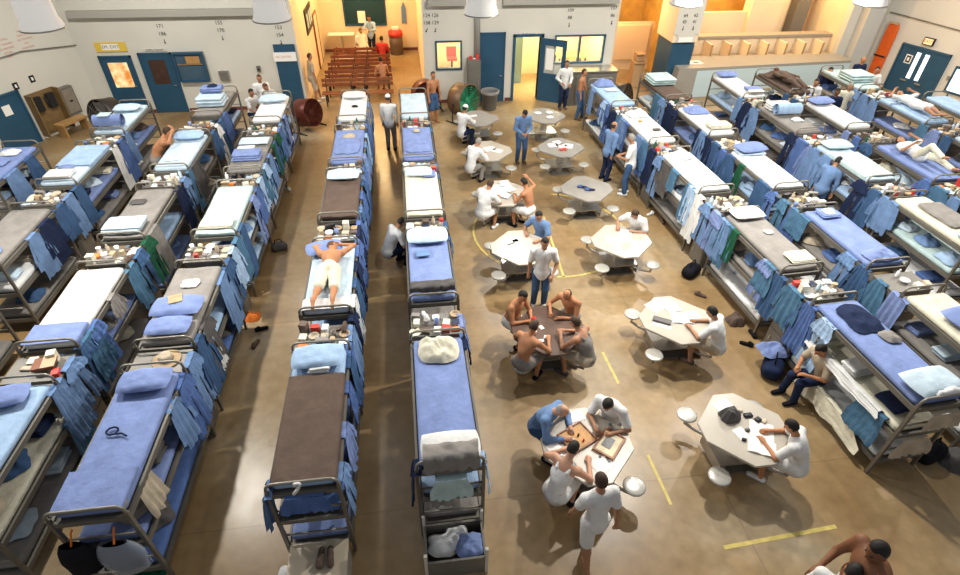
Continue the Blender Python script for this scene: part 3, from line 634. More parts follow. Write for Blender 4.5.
def heap(c, w, l, h, seed, mat=None, name='cloth_heap'):
    """a crumpled heap of cloth: squarish ragged outline, ridged creases"""
    r = random.Random(seed); wc = wob(seed+1, 5); wd = wob(seed+2, 3)
    R = [(r.uniform(0, PI), r.uniform(9, 22), r.uniform(0, 6)) for _ in range(5)]
    def ridge(x, y): return sum(1-2*abs(math.sin((x*math.cos(a)+y*math.sin(a))*f+p+1.2*wd(x*4, y*4))) for a, f, p in R)/5
    def g(u, v):
        a = u*2*PI; e = (1-v**3)
        k = (abs(math.cos(a))**4+abs(math.sin(a))**4)**-.25*.92*(1+.13*wc(math.cos(a)*2, math.sin(a)*2))
        x, y = math.cos(a)*v*w/2*k, math.sin(a)*v*l/2*k
        z = h*e*(.62+.34*wc(x*3.3, y*3.3))+(.20*h+.012)*ridge(x, y)*min(1, 2.2*(1-v)+.12)
        return (x, y, max(.003, z+.012*e))
    m = MB(); m.grid(g, 48, 16)
    return m.mesh(name, mat or fab(c), True)
def put_heap(b, c, v, u=0, w=.6, l=.5, h=.16, seed=1, rz=0, lab=None, z=None, cat='cloth', name='cloth_heap'):
    o = link(name, heap(c, w, l, h, seed, name=name)); put(o, b, u, v, (TOP if z is None else z)+.008, rz)
    return tag(o, lab or f'crumpled {c} cloth on top of {b.words}', cat, 'crumpled cloths on the bunks')
def roll(b, c, v, lab, r=.16, w=.7):
    m = MB(); n = 40; pr = []
    for k in range(n+1):
        a = k/n*2*PI*2.6; q = r*(.35+.65*k/n); pr.append((q*math.cos(a), q*math.sin(a)))
    wb = wob(int(v*9)+3, 5)
    m.grid(lambda u, vv: ((vv-.5)*w, pr[int(u*n+.5)][0]*(1+.05*wb(vv*3, u)), r+pr[int(u*n+.5)][1]*(1+.05*wb(vv*3, u))), n, 10)
    o = m.build('rolled_bedding', fab(c), None, True); put(o, b, 0, v, TOP+.006); return tag(o, lab, 'rolled bedding')
TOPC = dict(L1a='blue', L1b='grey', L1c='pale green', L1d='grey', L1e='white', L2a='light blue', L2b='white', L2c='grey', L2d='pale blue', L2e='grey', L3b='grey', L3c='grey', L3d='pale blue', L3e='pale blue', L4c='blue', L4d='blue', L4e='light blue',
 Aa='light blue', Ab='pale blue', Ac='brown', Ad='blue', Ae='white', Ba='blue', Bb='blue', Bc='cream', Bd='blue', Be='pale blue',
 R1a='blue', R1b='grey', R1c='white', R1d='white', R1e='light blue', R2a='cream', R2b='blue', R2c='white', R2d='white', R2e='brown', R3b='cream', R3c='pale blue', R3d='grey', R3e='white', R4b='grey', R4c='blue', R4d='white', R4e='brown', R5c='pale blue', R5d='light blue', R5e='pale green', R6d='light blue', R6e='light blue')
LOWC = {'L1a': ('mid blue', 'blue'), 'L1b': ('mid blue', 'light blue'), 'L1c': ('light blue', 'pale blue'), 'R1a': ('white', 'cream'), 'R1b': ('white', 'grey'), 'R1c': ('grey', 'white'), 'R1d': ('grey', 'white'), 'R1e': ('white', 'grey'), 'Aa': ('blue', 'mid blue'), 'R2b': ('white', 'grey'), 'R3b': ('white', 'pale green'), 'R2a': ('white', 'grey'), 'R3c': ('grey', 'light blue'), 'L2a': ('grey', 'cream'), 'L2b': ('grey', 'blue'), 'R2c': ('grey', 'light blue')}
random.seed(3)
for k, b in BUNK.items():
    mattress(b, 2, TOPC[k])
    lo, mi = LOWC.get(k, (random.choice(['grey', 'blue', 'white', 'grey']), random.choice(['grey', 'light blue', 'white', 'blue'])))
    mattress(b, 1, mi); mattress(b, 0, lo)
B = BUNK
def has(k): return k in B
# dressing of each bunk, top tier (u across, v along the row, v > 0 is farther from the front)
pillow(B['L1a'], 'blue', .76, .02, .05, 1.1)
sheet(B['L1a'], 'blue', -1.0, -.52, .0, .06, 'blue blanket folded across the near foot of front bunk left of the aisle', .055, seed=5); 
sheet(B['L1a'], 'grey', -1.02, -.9, .05, .05, 'grey blanket edge under the blue blanket on front bunk left of the aisle', .02, seed=6)
m = MB(); m.tube([(.05*math.cos(a)*1.4-.05, .05*math.sin(a)*1.2, .012+.006*(k % 2)) for k, a in enumerate(np.linspace(0, 2*PI*1.8, 26))]+[(.08, -.05, .012), (.16, -.10, .012)], .012); o = m.build('sling_cord', fab('navy'), None, True); put(o, B['L1a'], -.08, .02, TOP+.01); tag(o, 'dark looped cord lying on blue mattress of front bunk left of the aisle', 'cord')
pillow(B['L1b'], 'blue', -.25, 0, .0, 1.25); pillow(B['L1b'], 'blue', -.72, 0, .0, 1.05, extra=', near its foot')
tag(put(rbox(.22, .22, .03, .012, 4, 4, 1).build('tan_patch', fab('tan')), B['L1b'], -.02, -.18, TOP+.16, .3), 'square tan cloth lying on the large blue pillow of the second aisle bunk', 'cloth')
put_heap(B['L1b'], 'white', .45, .0, .32, .26, .05, 4)
folded(B['L1c'], 'cream', -.72, 0, .66, .34, .07)
folded(B['L1d'], 'blue', -.38, 0, .68, .42, .17); folded(B['L1d'], 'white', .0, -.1, .42, .2, .12); folded(B['L1d'], 'pale blue', .55, 0, .72, .42, .05)
pillow(B['L1e'], 'pale blue', .45, 0, .1, 1.25)
pillow(B['L2a'], 'blue', .7, -.05, .2, 1.0)
sheet(B['L2b'], 'blue', -1.0, -.55, .0, .08, seed=8)
folded(B['L2c'], 'pale blue', -.72, 0, .74, .5, .16); put_heap(B['L2c'], 'dark grey', .35, -.15, .34, .26, .03, 9)
pillow(B['L2d'], 'light blue', .70, 0, 0, 1.15); put_heap(B['L2d'], 'white', -.55, -.05, .35, .25, .06, 12)
folded(B['L2e'], 'pale blue', -.2, 0, .75, .7, .25); folded(B['L2e'], 'blue', .1, 0, .6, .45, .14, z=TOP+.26); put_heap(B['L2e'], 'navy', .1, .02, .3, .25, .07, 3, z=TOP+.41)
if has('L3b'): pass
put_heap(B['L3c'], 'blue', -.75, -.05, .7, .6, .2, 21)
folded(B['L3c'], 'light blue', .45, 0, .7, .75, .08) if 0 else None
sheet(B['L3d'], 'light blue', -.2, .95, .1, .1, seed=31) ; folded(B['L3d'], 'white', -.7, -.05, .6, .4, .08); put_heap(B['L3d'], 'blue', -.25, -.1, .4, .2, .05, 33)
roll(B['L3e'], 'blue', -.72, 'rolled blue bedding on rear bunk in third row left of the aisle', .17); 
tag(put(rbox(.3, .28, .02, .008, 4, 4, 1).build('cloth_square', fab('pale green')), B['L3e'], -.05, -.74, TOP+.335), 'pale square cloth on the rolled blue bedding', 'cloth'); pillow(B['L3e'], 'pale blue', .5, 0, 0, 1.1)
put_heap(B['L4d'], 'white', .55, 0, .5, .4, .1, 40); put_heap(B['L4d'], 'blue', .0, -.05, .6, .5, .14, 41)
if has('L4c'): put_heap(B['L4c'], 'white', .2, .1, .4, .3, .1, 43)
# left middle row
sheet(B['Aa'], 'brown', -1.0, .52, .12, .14, 'smooth brown blanket covering the front bunk of the left middle row', .016, amp=.004, seed=51)
pillow(B['Aa'], 'light blue', .78, 0, .0, 1.2); folded(B['Aa'], 'white', .60, .03, .32, .13, .08, 0, 'small white folded towel at the edge of the brown blanket', n=2, cat='towel', name='towel')
sheet(B['Ab'], 'white', -1.0, -.72, .14, .14, 'white sheet bunched at the feet of the man lying on the bunk', .02, amp=.02, seed=53); pillow(B['Ab'], 'blue', .74, -.17, .25, 1.05)
pillow(B['Ac'], 'pale blue', .72, 0, 0, 1.15)
put_heap(B['Ad'], 'blue', -.1, 0, .7, 1.1, .07, 55, lab='rumpled blue blanket on fourth bunk of left middle row'); put_heap(B['Ad'], 'beige', .45, 0, .35, .3, .10, 56)
pillow(B['Ae'], 'white', .7, 0, 0, 1.1); put_heap(B['Ae'], 'black', -.1, .05, .2, .14, .05, 57)
# right middle row
put_heap(B['Ba'], 'cream', .72, 0, .68, .6, .26, 60, lab='bundled cream blanket at the head of front bunk in right middle row', cat='blanket')
pillow(B['Ba'], 'white', -.86, .02, 0, 1.18)
def draped(b, c, u0, u1, v0, drop, lab, lift=.20, seed=1, name='draped_blanket'):
    """a blanket over the foot rail, hanging down its front"""
    wb = wob(seed, 9); y0 = -BL/2
    def g(u, v):
        s = v*(.35+drop); x = u0+(u1-u0)*u+.02*wb(v*2, u); k = abs(wb(u*3, .2))
        if s < .35: return (x, y0+v0+.35-s-.02+.0*k, TOP+lift*min(1, s/.2)+.02*wb(u*3, v*3)+.01)
        q = (s-.35)*(.72+.5*abs(wb(u*2.2, 1))); return (x, y0+v0-.035-.03*wb(u*5, 1)-.02, TOP+lift-q)
    m = MB(); m.grid(g, 26, 20); o = m.build(name, fab(c), None, True); put(o, b, 0, 0, 0); o.scale = (1, b.sy, 1); return tag(o, lab, 'blanket')
draped(B['Ba'], 'grey', -.33, .36, 0, .30, 'grey blanket draped over foot rail of front bunk in right middle row')
draped(B['Bb'], 'dark grey', -.38, .38, .1, .12, 'dark grey blanket folded over foot rail of second bunk in right middle row', seed=4)
pillow(B['Bb'], 'pale blue', .80, 0, 0, 1.25); folded(B['Bb'], 'steel blue', .28, -.12, .26, .2, .03)
pillow(B['Bc'], 'pale blue', .80, -.05, 0, 1.0); folded(B['Bc'], 'blue', .72, .2, .3, .3, .05)
put_heap(B['Bd'], 'beige', .65, .0, .2, .2, .07, 66); put_heap(B['Bd'], 'blue', -.3, 0, .7, .9, .05, 67)
# rows on the right
put_heap(B['R1a'], 'navy', .55, .03, .6, .75, .09, 70, lab='dark navy jacket thrown on front bunk facing the tables', cat='jacket', name='jacket'); put_heap(B['R1a'], 'grey', .12, .2, .32, .3, .07, 71)
pillow(B['R1a'], 'pale blue', -.78, 0, .05, 1.28); put_heap(B['R1a'], 'white', -.98, .05, .5, .14, .10, 72, z=TOP+.1, lab='white cloth edge behind the pale blue pillow on front bunk facing the tables')
pillow(B['R1b'], 'white', .86, .0, 0, 1.1); folded(B['R1b'], 'cream', -.72, .15, .5, .36, .05); put_heap(B['R1b'], 'white', .2, .1, .2, .16, .04, 74)
put_heap(B['R1c'], 'white', .72, -.02, .62, .5, .15, 75)
put_heap(B['R1d'], 'white', .78, 0, .66, .5, .2, 76); put_heap(B['R1d'], 'orange', .3, -.1, .14, .12, .03, 77); folded(B['R1d'], 'dark grey', -.35, .1, .22, .14, .03)
put_heap(B['R1e'], 'blue', .74, 0, .75, .55, .26, 78); put_heap(B['R1e'], 'white', .2, .05, .4, .3, .03, 79)
if has('R2a'): pillow(B['R2a'], 'blue', .2, .1, .1, 1.4)
folded(B['R2b'], 'blue', .74, 0, .42, .34, .05); put_heap(B['R2b'], 'white', .75, 0, .26, .24, .08, 81, z=TOP+.06); put_heap(B['R2b'], 'blue', -.78, 0, .74, .4, .13, 82)
pillow(B['R2c'], 'blue', .78, 0, .1, 1.25, z=TOP+.06); folded(B['R2c'], 'pale blue', .76, 0, .7, .4, .05)
put_heap(B['R2d'], 'blue', .62, 0, .75, .7, .16, 84); folded(B['R2d'], 'cream', -.62, .05, .68, .36, .10); 
folded(B['R2e'], 'pale green', .45, 0, .8, .8, .2, lab='thick folded pale green bedding on rear bunk of second row behind the tables')
folded(B['R3b'], 'grey', .1, .1, .6, 1.0, .03); folded(B['R3b'], 'pale green', -.8, 0, .74, .3, .06)
pillow(B['R3c'], 'pale green', .76, 0, 0, 1.2); sheet(B['R3c'], 'pale green', -.9, .4, .1, .1, seed=87, amp=.02)
roll(B['R3d'], 'light blue', .2, 'rolled light blue bedding on fourth bunk of third row behind the tables', .17, .74); folded(B['R3d'], 'white', .62, 0, .7, .4, .2); put_heap(B['R3d'], 'white', -.25, .1, .35, .25, .1, 89)
folded(B['R3e'], 'blue', -.55, .15, .5, .34, .07); folded(B['R3e'], 'white', -.85, .1, .5, .2, .08); pillow(B['R3e'], 'blue', .9, 0, 0, 1.1)
pillow(B['R4d'], 'blue', .78, -.05, .15, 1.2)
put_heap(B['R4e'], 'brown', .55, 0, .75, .6, .22, 92)
folded(B['R5e'], 'pale green', -.2, 0, .84, .8, .24, lab='thick folded pale green bedding on rear bunk of fifth row behind the tables') if has('R5e') else None
# blankets hanging inside the middle tier of a few bunks
# ------------------------------------------------------------------ lockers between bunks of a row
LOCK = {}; lproto = None
for r, (words, x0, sl, ys, sd) in ROWS.items():
    for i in range(4):
        a, c = B.get(r+'abcde'[i]), B.get(r+'abcde'[i+1])
        if not c: continue
        y = (ys[i]+ys[i+1])/2 if ys[i] else ys[i+1]-1.45
        x = x0+sl*y; rz = math.atan(-sl)
        if not seen((x, y, 1.5), 5): continue
        lab = f'grey steel locker in front of {c.words}'
        if lproto is None: lproto = make_locker(lab); o = lproto
        else: o = dup(lproto, (0, 0, 0), 0, lab)
        o.location = (x, y, 0); o.rotation_euler = (0, 0, rz)
        q = Bk(); q.x, q.y, q.rz, q.row, q.i, q.sd, q.words, q.o = x, y, rz, r, i, sd, c.words, o
        q.M = Matrix.Translation((x, y, 0)) @ Matrix.Rotation(rz, 4, 'Z'); LOCK[r+str(i)] = q

# bedding and clothes left on the middle and lowest tiers
random.seed(41)
for k, b in BUNK.items():
    for tier, tn in ((1, 'middle'), (0, 'lowest')):
        used = set()
        for v in ((-.62, .05, .68) if tier else (-.45, .5)):
            if random.random() < .22: continue
            for _ in range(20):
                c = random.choice(['blue', 'light blue', 'white', 'grey', 'denim blue', 'mid blue', 'dark grey', 'pale blue', 'cream', 'navy', 'brown', 'beige', 'steel blue']); f = random.choice(['crumpled', 'crumpled', 'folded'])
                if (c, f) not in used: break
            used.add((c, f)); z = TIER[tier]+.02+MT; u = b.sd*random.uniform(.02, .14)
            if f == 'folded': folded(b, c, v, u, random.uniform(.4, .6), random.uniform(.3, .45), random.uniform(.06, .14), random.uniform(-.1, .1), f'folded {c} cloth on {tn} tier of {b.words}', z)
            else:
                key = ('mh', random.randrange(6))
                if key not in SHARE: SHARE[key] = heap('blue', .52, .5, random.uniform(.12, .22), 500+key[1])
                o = over(link('cloth_heap', SHARE[key]), fab(c)); put(o, b, u, v, z+.008, random.uniform(0, 6)); tag(o, f'crumpled {c} cloth on {tn} tier of {b.words}', 'cloth', 'crumpled cloths on the bunks')
# ------------------------------------------------------------------ people
def ik(a, t, l1, l2, pole):
    a = Vector(a); t = Vector(t); d = t-a; L = min(d.length, (l1+l2)*.995); d = d.normalized() if d.length > 1e-6 else Vector((0, 0, -1))
    t = a+d*L; ca = (l1*l1+L*L-l2*l2)/(2*l1*L); ca = max(-1, min(1, ca))
    p = Vector(pole); p = p-d*p.dot(d); p = p.normalized() if p.length > 1e-6 else d.orthogonal().normalized()
    return a+d*(l1*ca)+p*(l1*math.sqrt(1-ca*ca)), t
def person(label, loc, face=0, pel=.95, lean=4, side=0, twist=0, hl=(-.24, .12, .78), hr=(.24, .12, .78), fl=(-.11, .0, .08), fr=(.11, .0, .08), nod=8, look=0, s=1.0, bulk=1.0,
           sk='tan', hair='black', top='tshirt', topc='white', bot='trousers', botc='denim blue', shoe='black', cap=None, rot=None, group='people', fist=.5, kneepole=(0, 1, .25), elbow=None, far=False, pely=0.):
    """face: heading in degrees, 0 looks to +y; x is the person's right; joints in metres before scaling"""
    t = thing('person', label, 'person', loc, -math.radians(face), group, rot); t.scale = (s, s, s)
    h = .024 if far else .0165
    V3 = lambda *a: Vector(a)
    P = V3(0, pely, pel); le = math.radians(lean); si = math.radians(side); tw = math.radians(twist)
    u0 = V3(math.sin(si)*.5, math.sin(le*.6), math.cos(le*.6)).normalized(); u1 = V3(math.sin(si), math.sin(le*1.15), math.cos(le*1.15)).normalized()
    W = P+u0*.24; N = W+u1*.29
    r = V3(math.cos(tw), -math.sin(tw), 0); rt = (r-u1*r.dot(u1)).normalized(); f1 = u1.cross(rt)
    Rp = V3(1, 0, 0)
    shl, shr = N-u1*.055-rt*.185*bulk**.3, N-u1*.055+rt*.185*bulk**.3
    lk = math.radians(look); hd = math.radians(lean*.5+nod)
    hu = V3(math.sin(si)*.5, math.sin(hd), math.cos(hd)).normalized(); fw = V3(math.sin(lk+tw), math.cos(lk+tw), 0); fw = (fw-hu*fw.dot(hu)).normalized(); hr_ = fw.cross(hu)
    nk = (u1+hu).normalized(); HC = N+nk*.075+hu*.115
    def arm(sh, tgt, sx):
        pole = elbow if elbow else (sx*.7, -.5, -.6)
        if elbow: pole = (sx*elbow[0], elbow[1], elbow[2])
        return ik(sh, tgt, .29, .26, pole)
    el, wl_ = arm(shl, hl, -1); er, wr = arm(shr, hr, 1)
    hipl, hipr = P+V3(-.095, 0, -.03), P+V3(.095, 0, -.03)
    kl, al = ik(hipl, fl, .43, .42, kneepole); kr, ar = ik(hipr, fr, .43, .42, kneepole)
    RH = [list(hr_), list(fw), list(hu)]
    b = Sdf(h); k2 = bulk**.5
    b.ell(P, (.155*k2, .115*bulk, .13)).cap(P, W, .115*k2, .108*bulk, .05); b.ell(W+u1*.13+f1*.005, (.16*k2, .108*bulk, .19), [list(rt), list(f1), list(u1)], .05)
    if bulk > 1.1: b.ell(P+u0*.13+f1*.05, (.145*k2, .115*bulk, .14), None, .05)
    b.cap(shl, shr, .062, .062, .05).cap(N-u1*.04, N+nk*.07, .062, .054, .03)
    b.ell(HC, (.074, .093, .112), RH, .02).ell(HC+fw*.028-hu*.065, (.052, .055, .05), RH, .03)
    b.cap(HC+fw*.092+hu*.01, HC+fw*.112-hu*.025, .010, .014, .012).cap(HC+fw*.09-hu*.058-hr_*.018, HC+fw*.09-hu*.058+hr_*.018, .010, .010, .012)
    for sg in (-1, 1): b.ell(HC+hr_*sg*.078-hu*.01, (.012, .022, .032), RH, .01)
    ff = MB()
    for sh, e, w, sx in ((shl, el, wl_, -1), (shr, er, wr, 1)):
        b.cap(sh, e, .054*k2, .041, .03).cap(e, w, .042, .027, .02)
        d = (w-e).normalized(); side_ = d.cross(V3(0, 0, 1)); side_ = side_.normalized() if side_.length > .1 else rt.copy()
        dn = d.cross(side_).normalized(); dn = dn if dn.z < 0 else -dn
        pc = w+d*.05; b.cap(w, w+d*.085, .027, .033, .02).ell(pc, (.038, .045, .018), [list(side_), list(d), list(dn)], .02)
        for q in range(4):
            o0 = w+d*.085+side_*(-.030+.020*q); L1 = (.036, .042, .039, .030)[q]; c = fist
            p1 = o0+(d*math.cos(c*.6)+dn*math.sin(c*.6))*L1; p2 = p1+(d*math.cos(c*1.6)+dn*math.sin(c*1.6))*L1*.75; p3 = p2+(d*math.cos(c*2.4)+dn*math.sin(c*2.4))*L1*.55
            ff.tube([o0-d*.02, o0, p1, p2, p3], .0085, 6, radii=[.0095, .0095, .0088, .008, .006])
        ts = side_*(-1 if side_.dot(rt)*sx > 0 else 1)
        ff.tube([w+d*.025+ts*.02, w+d*.055+ts*.047+dn*.01, w+d*.085+ts*.052+dn*.018, w+d*.105+ts*.044+dn*.022], .010, 6, radii=[.012, .0105, .009, .007])
    for hp, kn, an, ft in ((hipl, kl, al, fl), (hipr, kr, ar, fr)):
        b.cap(hp, kn, .085*k2, .056, .04).cap(kn, kn+(an-kn)*.35, .054, .058, .02).cap(kn+(an-kn)*.3, an, .058, .036, .03)
    sd_ = []
    for an, kn in ((al, kl), (ar, kr)):
        fd = V3(0, 1, 0) if rot is None else V3(0, .35, -.94)
        toe = an+fd*.16+V3(0, 0, -.045 if rot is None else 0); heel = an-fd*.045+V3(0, 0, -.03 if rot is None else 0)
        sd_.append((heel, toe)); b.cap(heel, toe, .036, .028, .03)
    V, Fc = b.mesh(); link('body', npmesh('body', V, Fc, skin(sk), ff), t)
    # eyes
    if not far:
        for sg in (-1, 1):
            m = MB(); M = Matrix.Translation(HC+fw*.084+hr_*sg*.032+hu*.012)
            m.lathe([(.002, -.008), (.010, -.004), (.010, .004), (.002, .008)], 8, M); m.build('eye', M_DARK, t, True)
    if hair:
        hs = Sdf(h); hs.ell(HC+hu*.008-fw*.008, (.0805, .098, .114), RH, .01)
        c0 = np.array(HC); a1 = np.array(fw); a2 = np.array(hu)
        bald = hair.startswith('bald')
        def cut(G):
            q = (G-c0); f_ = q@a1; z_ = q@a2
            d = np.minimum(.045-z_, 0) if 0 else None
            A = np.maximum(f_-(.062+.2*np.maximum(z_-.05, 0)), -1); A = np.minimum(A, 1)
            face = np.minimum(f_-.018, .052-z_)  # front and below the hairline
            low = -.062-z_
            r_ = np.maximum(face, low)
            if bald: r_ = np.maximum(r_, z_-.045)
            return r_
        hc = {'black': (.012, .010, .009), 'brown': (.05, .028, .016), 'grey': (.26, .24, .22), 'bald grey': (.35, .33, .31), 'bald': (.03, .02, .015), 'red brown': (.10, .045, .02)}[hair]
        V, Fc = hs.mesh(cut)
        if len(Fc): link('hair', npmesh('hair', V, Fc, pmat('hair_'+hair.replace(' ', '_'), hc, .7, bump=.3, bscale=40)), t)
    if cap:
        cs = Sdf(h); cs.ell(HC+hu*.03, (.09, .108, .105), RH, .01); c0 = np.array(HC); a2 = np.array(hu)
        V, Fc = cs.mesh(lambda G: .025-((G-c0)@a2)); o = link('cap', npmesh('cap', V, Fc, fab(cap)), t)
    if top:
        g = Sdf(h); e_ = .018; k3 = k2*1.04
        hem = P+V3(0, 0, -.02)-u0*.05
        if top == 'tank':
            g.cap(P-u0*.04, W, .128*k3, .118*bulk, .05).ell(P-u0*.02, (.165*k3, .13*bulk, .10)).ell(W+u1*.08, (.160*k3, .118*bulk, .16), [list(rt), list(f1), list(u1)], .05)
            if bulk > 1.1: g.ell(P+u0*.13+f1*.05, (.152*k2, .125*bulk, .14), None, .05)
            for sg in (-1, 1):
                a = N-u1*.10+rt*sg*.095+f1*.09*bulk; c = N+u1*.012+rt*sg*.10; d = N-u1*.12+rt*sg*.085-f1*.095*bulk
                g.cap(a, c, .024, .026, .02).cap(c, d, .026, .024, .02)
        else:
            g.cap(hem, W, .148*k3, .124*bulk, .06).ell(P-u0*.02, (.185*k3, .14*bulk, .13)).ell(W+u1*.13, (.178*k3, .124*bulk, .20), [list(rt), list(f1), list(u1)], .05).cap(shl, shr, .076, .076, .05)
            if bulk > 1.1: g.ell(P+u0*.13+f1*.05, (.165*k2, .13*bulk, .15), None, .05)
            for sh, e, w in ((shl, el, wl_), (shr, er, wr)):
                if top == 'shirt': g.cap(sh, e, .072*k2, .056, .03).cap(e, e+(w-e)*.9, .057, .042, .03)
                else: g.cap(sh, sh+(e-sh)*.72, .074*k2, .070, .03)
        V, Fc = g.mesh(); link({'tshirt': 'tee_shirt', 'shirt': 'shirt', 'tank': 'tank_top'}[top], npmesh(top, V, Fc, fab(topc)), t)
    if bot:
        g = Sdf(h); g.ell(P-V3(0, 0, .01), (.172*k2, .132*bulk, .115)).cap(P, P+u0*.07, .125*k2, .125*k2, .03)
        for hp, kn, an in ((hipl, kl, al), (hipr, kr, ar)):
            if bot == 'trousers': g.cap(hp, kn, .103*k2, .075, .03).cap(kn, an+(kn-an)*.06, .075, .062, .03)
            elif bot == 'briefs': g.cap(hp, hp+(kn-hp)*.35, .105*k2, .10, .03)
            else: g.cap(hp, hp+(kn-hp)*.92, .108*k2, .095, .03)
        V, Fc = g.mesh(); link({'trousers': 'trousers', 'shorts': 'shorts', 'briefs': 'briefs'}[bot], npmesh(bot, V, Fc, fab(botc)), t)
    if shoe:
        for heel, toe in sd_:
            g = Sdf(h); g.cap(heel, toe, .050, .042, .03)
            if rot is None: zf = 0.; 
            V, Fc = g.mesh(None if rot is not None else (lambda G: -G[..., 2]+.0)); link('shoe', npmesh('shoe', V, Fc, fab(shoe)), t)
    return t
def sitter(label, cx, cy, sx, sy, **k):
    """sits on the table stool at (cx+.58*sx, cy+.57*sy) facing the middle of the table"""
    face = math.degrees(math.atan2(-sx, -sy))
    a = dict(pel=.575, lean=24, hl=(-.14, .47, .80), hr=(.14, .47, .80), fl=(-.15, .30, .08), fr=(.15, .26, .08), nod=26, pely=-.05, elbow=(.7, -.25, -.5)); a.update(k)
    a['pely'] = k.get('pely', -.04)
    return person(label, (cx+.57*sx, cy+.56*sy, 0), face, **a)
TX, TY = (2.3, 4.6), (4.66, 7.17, 9.87, 12.35, 14.9, 17.4)
TXY = {(i, j): ((2.3, (4.77, 4.75, 4.61, 4.52, 4.47, 4.55)[j])[i], TY[j]) for i in (0, 1) for j in range(6)}
# front table with the game boards
sitter('bald man in blue shirt bent over the wooden game board', 2.3, 4.66, -1, 1, top='shirt', topc='steel blue', hair='bald grey', sk='light', bot='trousers', lean=30, nod=32, hl=(-.1, .45, .80), hr=(.16, .5, .8))
sitter('dark haired man in white tee shirt leaning on the front table', 2.3, 4.66, 1, 1, bulk=1.12, bot='trousers', botc='grey', lean=26, nod=34, hl=(-.22, .42, .80), hr=(.05, .48, .8))
sitter('man in white tank top seen from behind at the front table', 2.3, 4.66, -1, -1, bulk=1.05, top='tank', sk='light', bot='shorts', botc='white', shoe='black', lean=28, nod=26, hl=(-.22, .46, .80), hr=(.2, .5, .8), look=10)
person('man in white tee shirt and white shorts walking up to the front table', (2.03, 3.42, 0), -8, lean=6, bulk=1.0, bot='shorts', botc='white', shoe=None, hl=(-.24, .22, .82), hr=(.27, -.12, .80), fl=(-.1, -.22, .10), fr=(.1, .20, .08), nod=14, sk='tan', hair='brown', s=1.0)
# brown table
sitter('heavy bare-chested man with moustache, elbows on the brown table', 2.3, 7.17, -1, 1, top=None, sk='orange', bulk=1.15, bot='shorts', botc='white', hair='black', lean=20, nod=16, hl=(.0, .42, .80), hr=(.12, .38, .80), look=15)
sitter('balding bare-chested man at the far side of brown table', 2.3, 7.17, 1, 1, top=None, sk='orange', bulk=1.1, bot='shorts', botc='grey', hair='bald', lean=22, nod=26, hl=(-.05, .42, .8), hr=(.22, .40, .8))
sitter('bare-backed man seen from behind at the brown table', 2.3, 7.17, -1, -1, top=None, sk='orange', bulk=1.08, bot='shorts', botc='grey', shoe='black', hair='brown', lean=24, nod=22, hl=(-.2, .45, .8), hr=(.20, .48, .84))
sitter('man in grey tank top and grey shorts hunched at the brown table', 2.3, 7.17, 1, -1, top='tank', topc='grey', sk='tan', bulk=1.05, bot='shorts', botc='beige', hair='brown', lean=30, nod=18, hl=(-.1, .50, .86), hr=(.05, .50, .86), shoe='dark grey')
person('man in white tee shirt and jeans standing behind the brown table', (2.5, 8.72, 0), 188, bulk=1.08, lean=3, nod=16, hl=(-.20, .20, .98), hr=(.27, .03, .80), hair='black', shoe='white', sk='tan')
sitter('man in light blue shirt seated at the table with one white sheet', 2.3, 9.87, 1, 1, top='tshirt', topc='steel blue', hair='black', lean=14, nod=20, hl=(-.2, .42, .80), hr=(.2, .30, .8), sk='tan')
sitter('heavy man in white tee shirt beside the paper-strewn table', 2.3, 12.35, -1, -1, bulk=1.2, bot='shorts', botc='white', hair='brown', lean=24, nod=24, shoe='white')
sitter('bare-chested man in white shorts, elbow raised at the paper-strewn table', 2.3, 12.35, 1, -1, top=None, sk='orange', bot='shorts', botc='white', hair='black', lean=16, nod=24, hr=(.42, .34, 1.15), hl=(-.05, .40, .82))
sitter('man in white shirt hunched alone over the fifth table', 2.3, 14.9, -1, -1, top='shirt', hair='grey', bot='trousers', botc='grey', lean=30, nod=26, far=True)
sitter('man in white shirt and white cap at the rear table', 2.3, 17.4, -1, -1, top='shirt', hair='black', cap='white', bot='trousers', botc='navy', lean=16, nod=14, far=True)
sitter('man in white tee shirt at the far side of table with two sheets', 4.6, 9.87, 1, 1, bulk=1.1, hair='brown', bot='trousers', botc='navy', lean=24, nod=30, look=25, hr=(.3, .38, .8), hl=(-.1, .3, .78))
sitter('man in white tee shirt reading at the table with newspapers', 4.75, 7.17, 1, -1, bot='shorts', botc='beige', hair='black', shoe='brown', lean=22, nod=24, sk='tan')
sitter('man in white tee shirt writing at the table with a grey bag', 4.77, 4.66, 1, -1, bot='shorts', botc='white', hair='black', shoe='white', lean=24, nod=28, sk='orange', bulk=1.05)
# standing figures
person('man in blue shirt and jeans looking down at his hands', (3.42, 15.6, 0), 175, top='shirt', topc='steel blue', nod=42, lean=8, hl=(-.08, .26, 1.05), hr=(.08, .26, 1.05), hair='black', shoe='brown')
person('bald man in blue shirt standing by the bunks with back turned', (5.66, 14.15, 0), 70, top='shirt', topc='steel blue', hair='bald', hl=(-.12, .2, .9), hr=(.22, -.05, .8), botc='navy', nod=6)
person('man in white tee shirt and jeans facing the bald man', (6.0, 13.25, 0), -60, hair='grey', hl=(-.1, .30, 1.12), hr=(.1, .3, 1.12), shoe='white', nod=20, lean=5)
person('man in white shirt standing by the open blue door', (5.85, 19.95, 0), 170, top='shirt', hair='black', hl=(-.1, .28, 1.0), hr=(.2, .2, 1.05), botc='navy', shoe='brown', far=True, bulk=1.1)
person('bare-chested man in jeans standing by the rear bunk facing tables', (6.15, 18.9, 0), 120, top=None, sk='orange', hair='brown', hl=(-.2, .2, .9), hr=(.25, .1, .85), botc='denim blue', shoe='brown', far=True, fl=(-.14, .15, .08))
person('bare-chested man in white shorts standing before the drum fans', (.95, 19.1, 0), 150, top=None, sk='orange', bot='shorts', hair='brown', far=True, shoe=None)
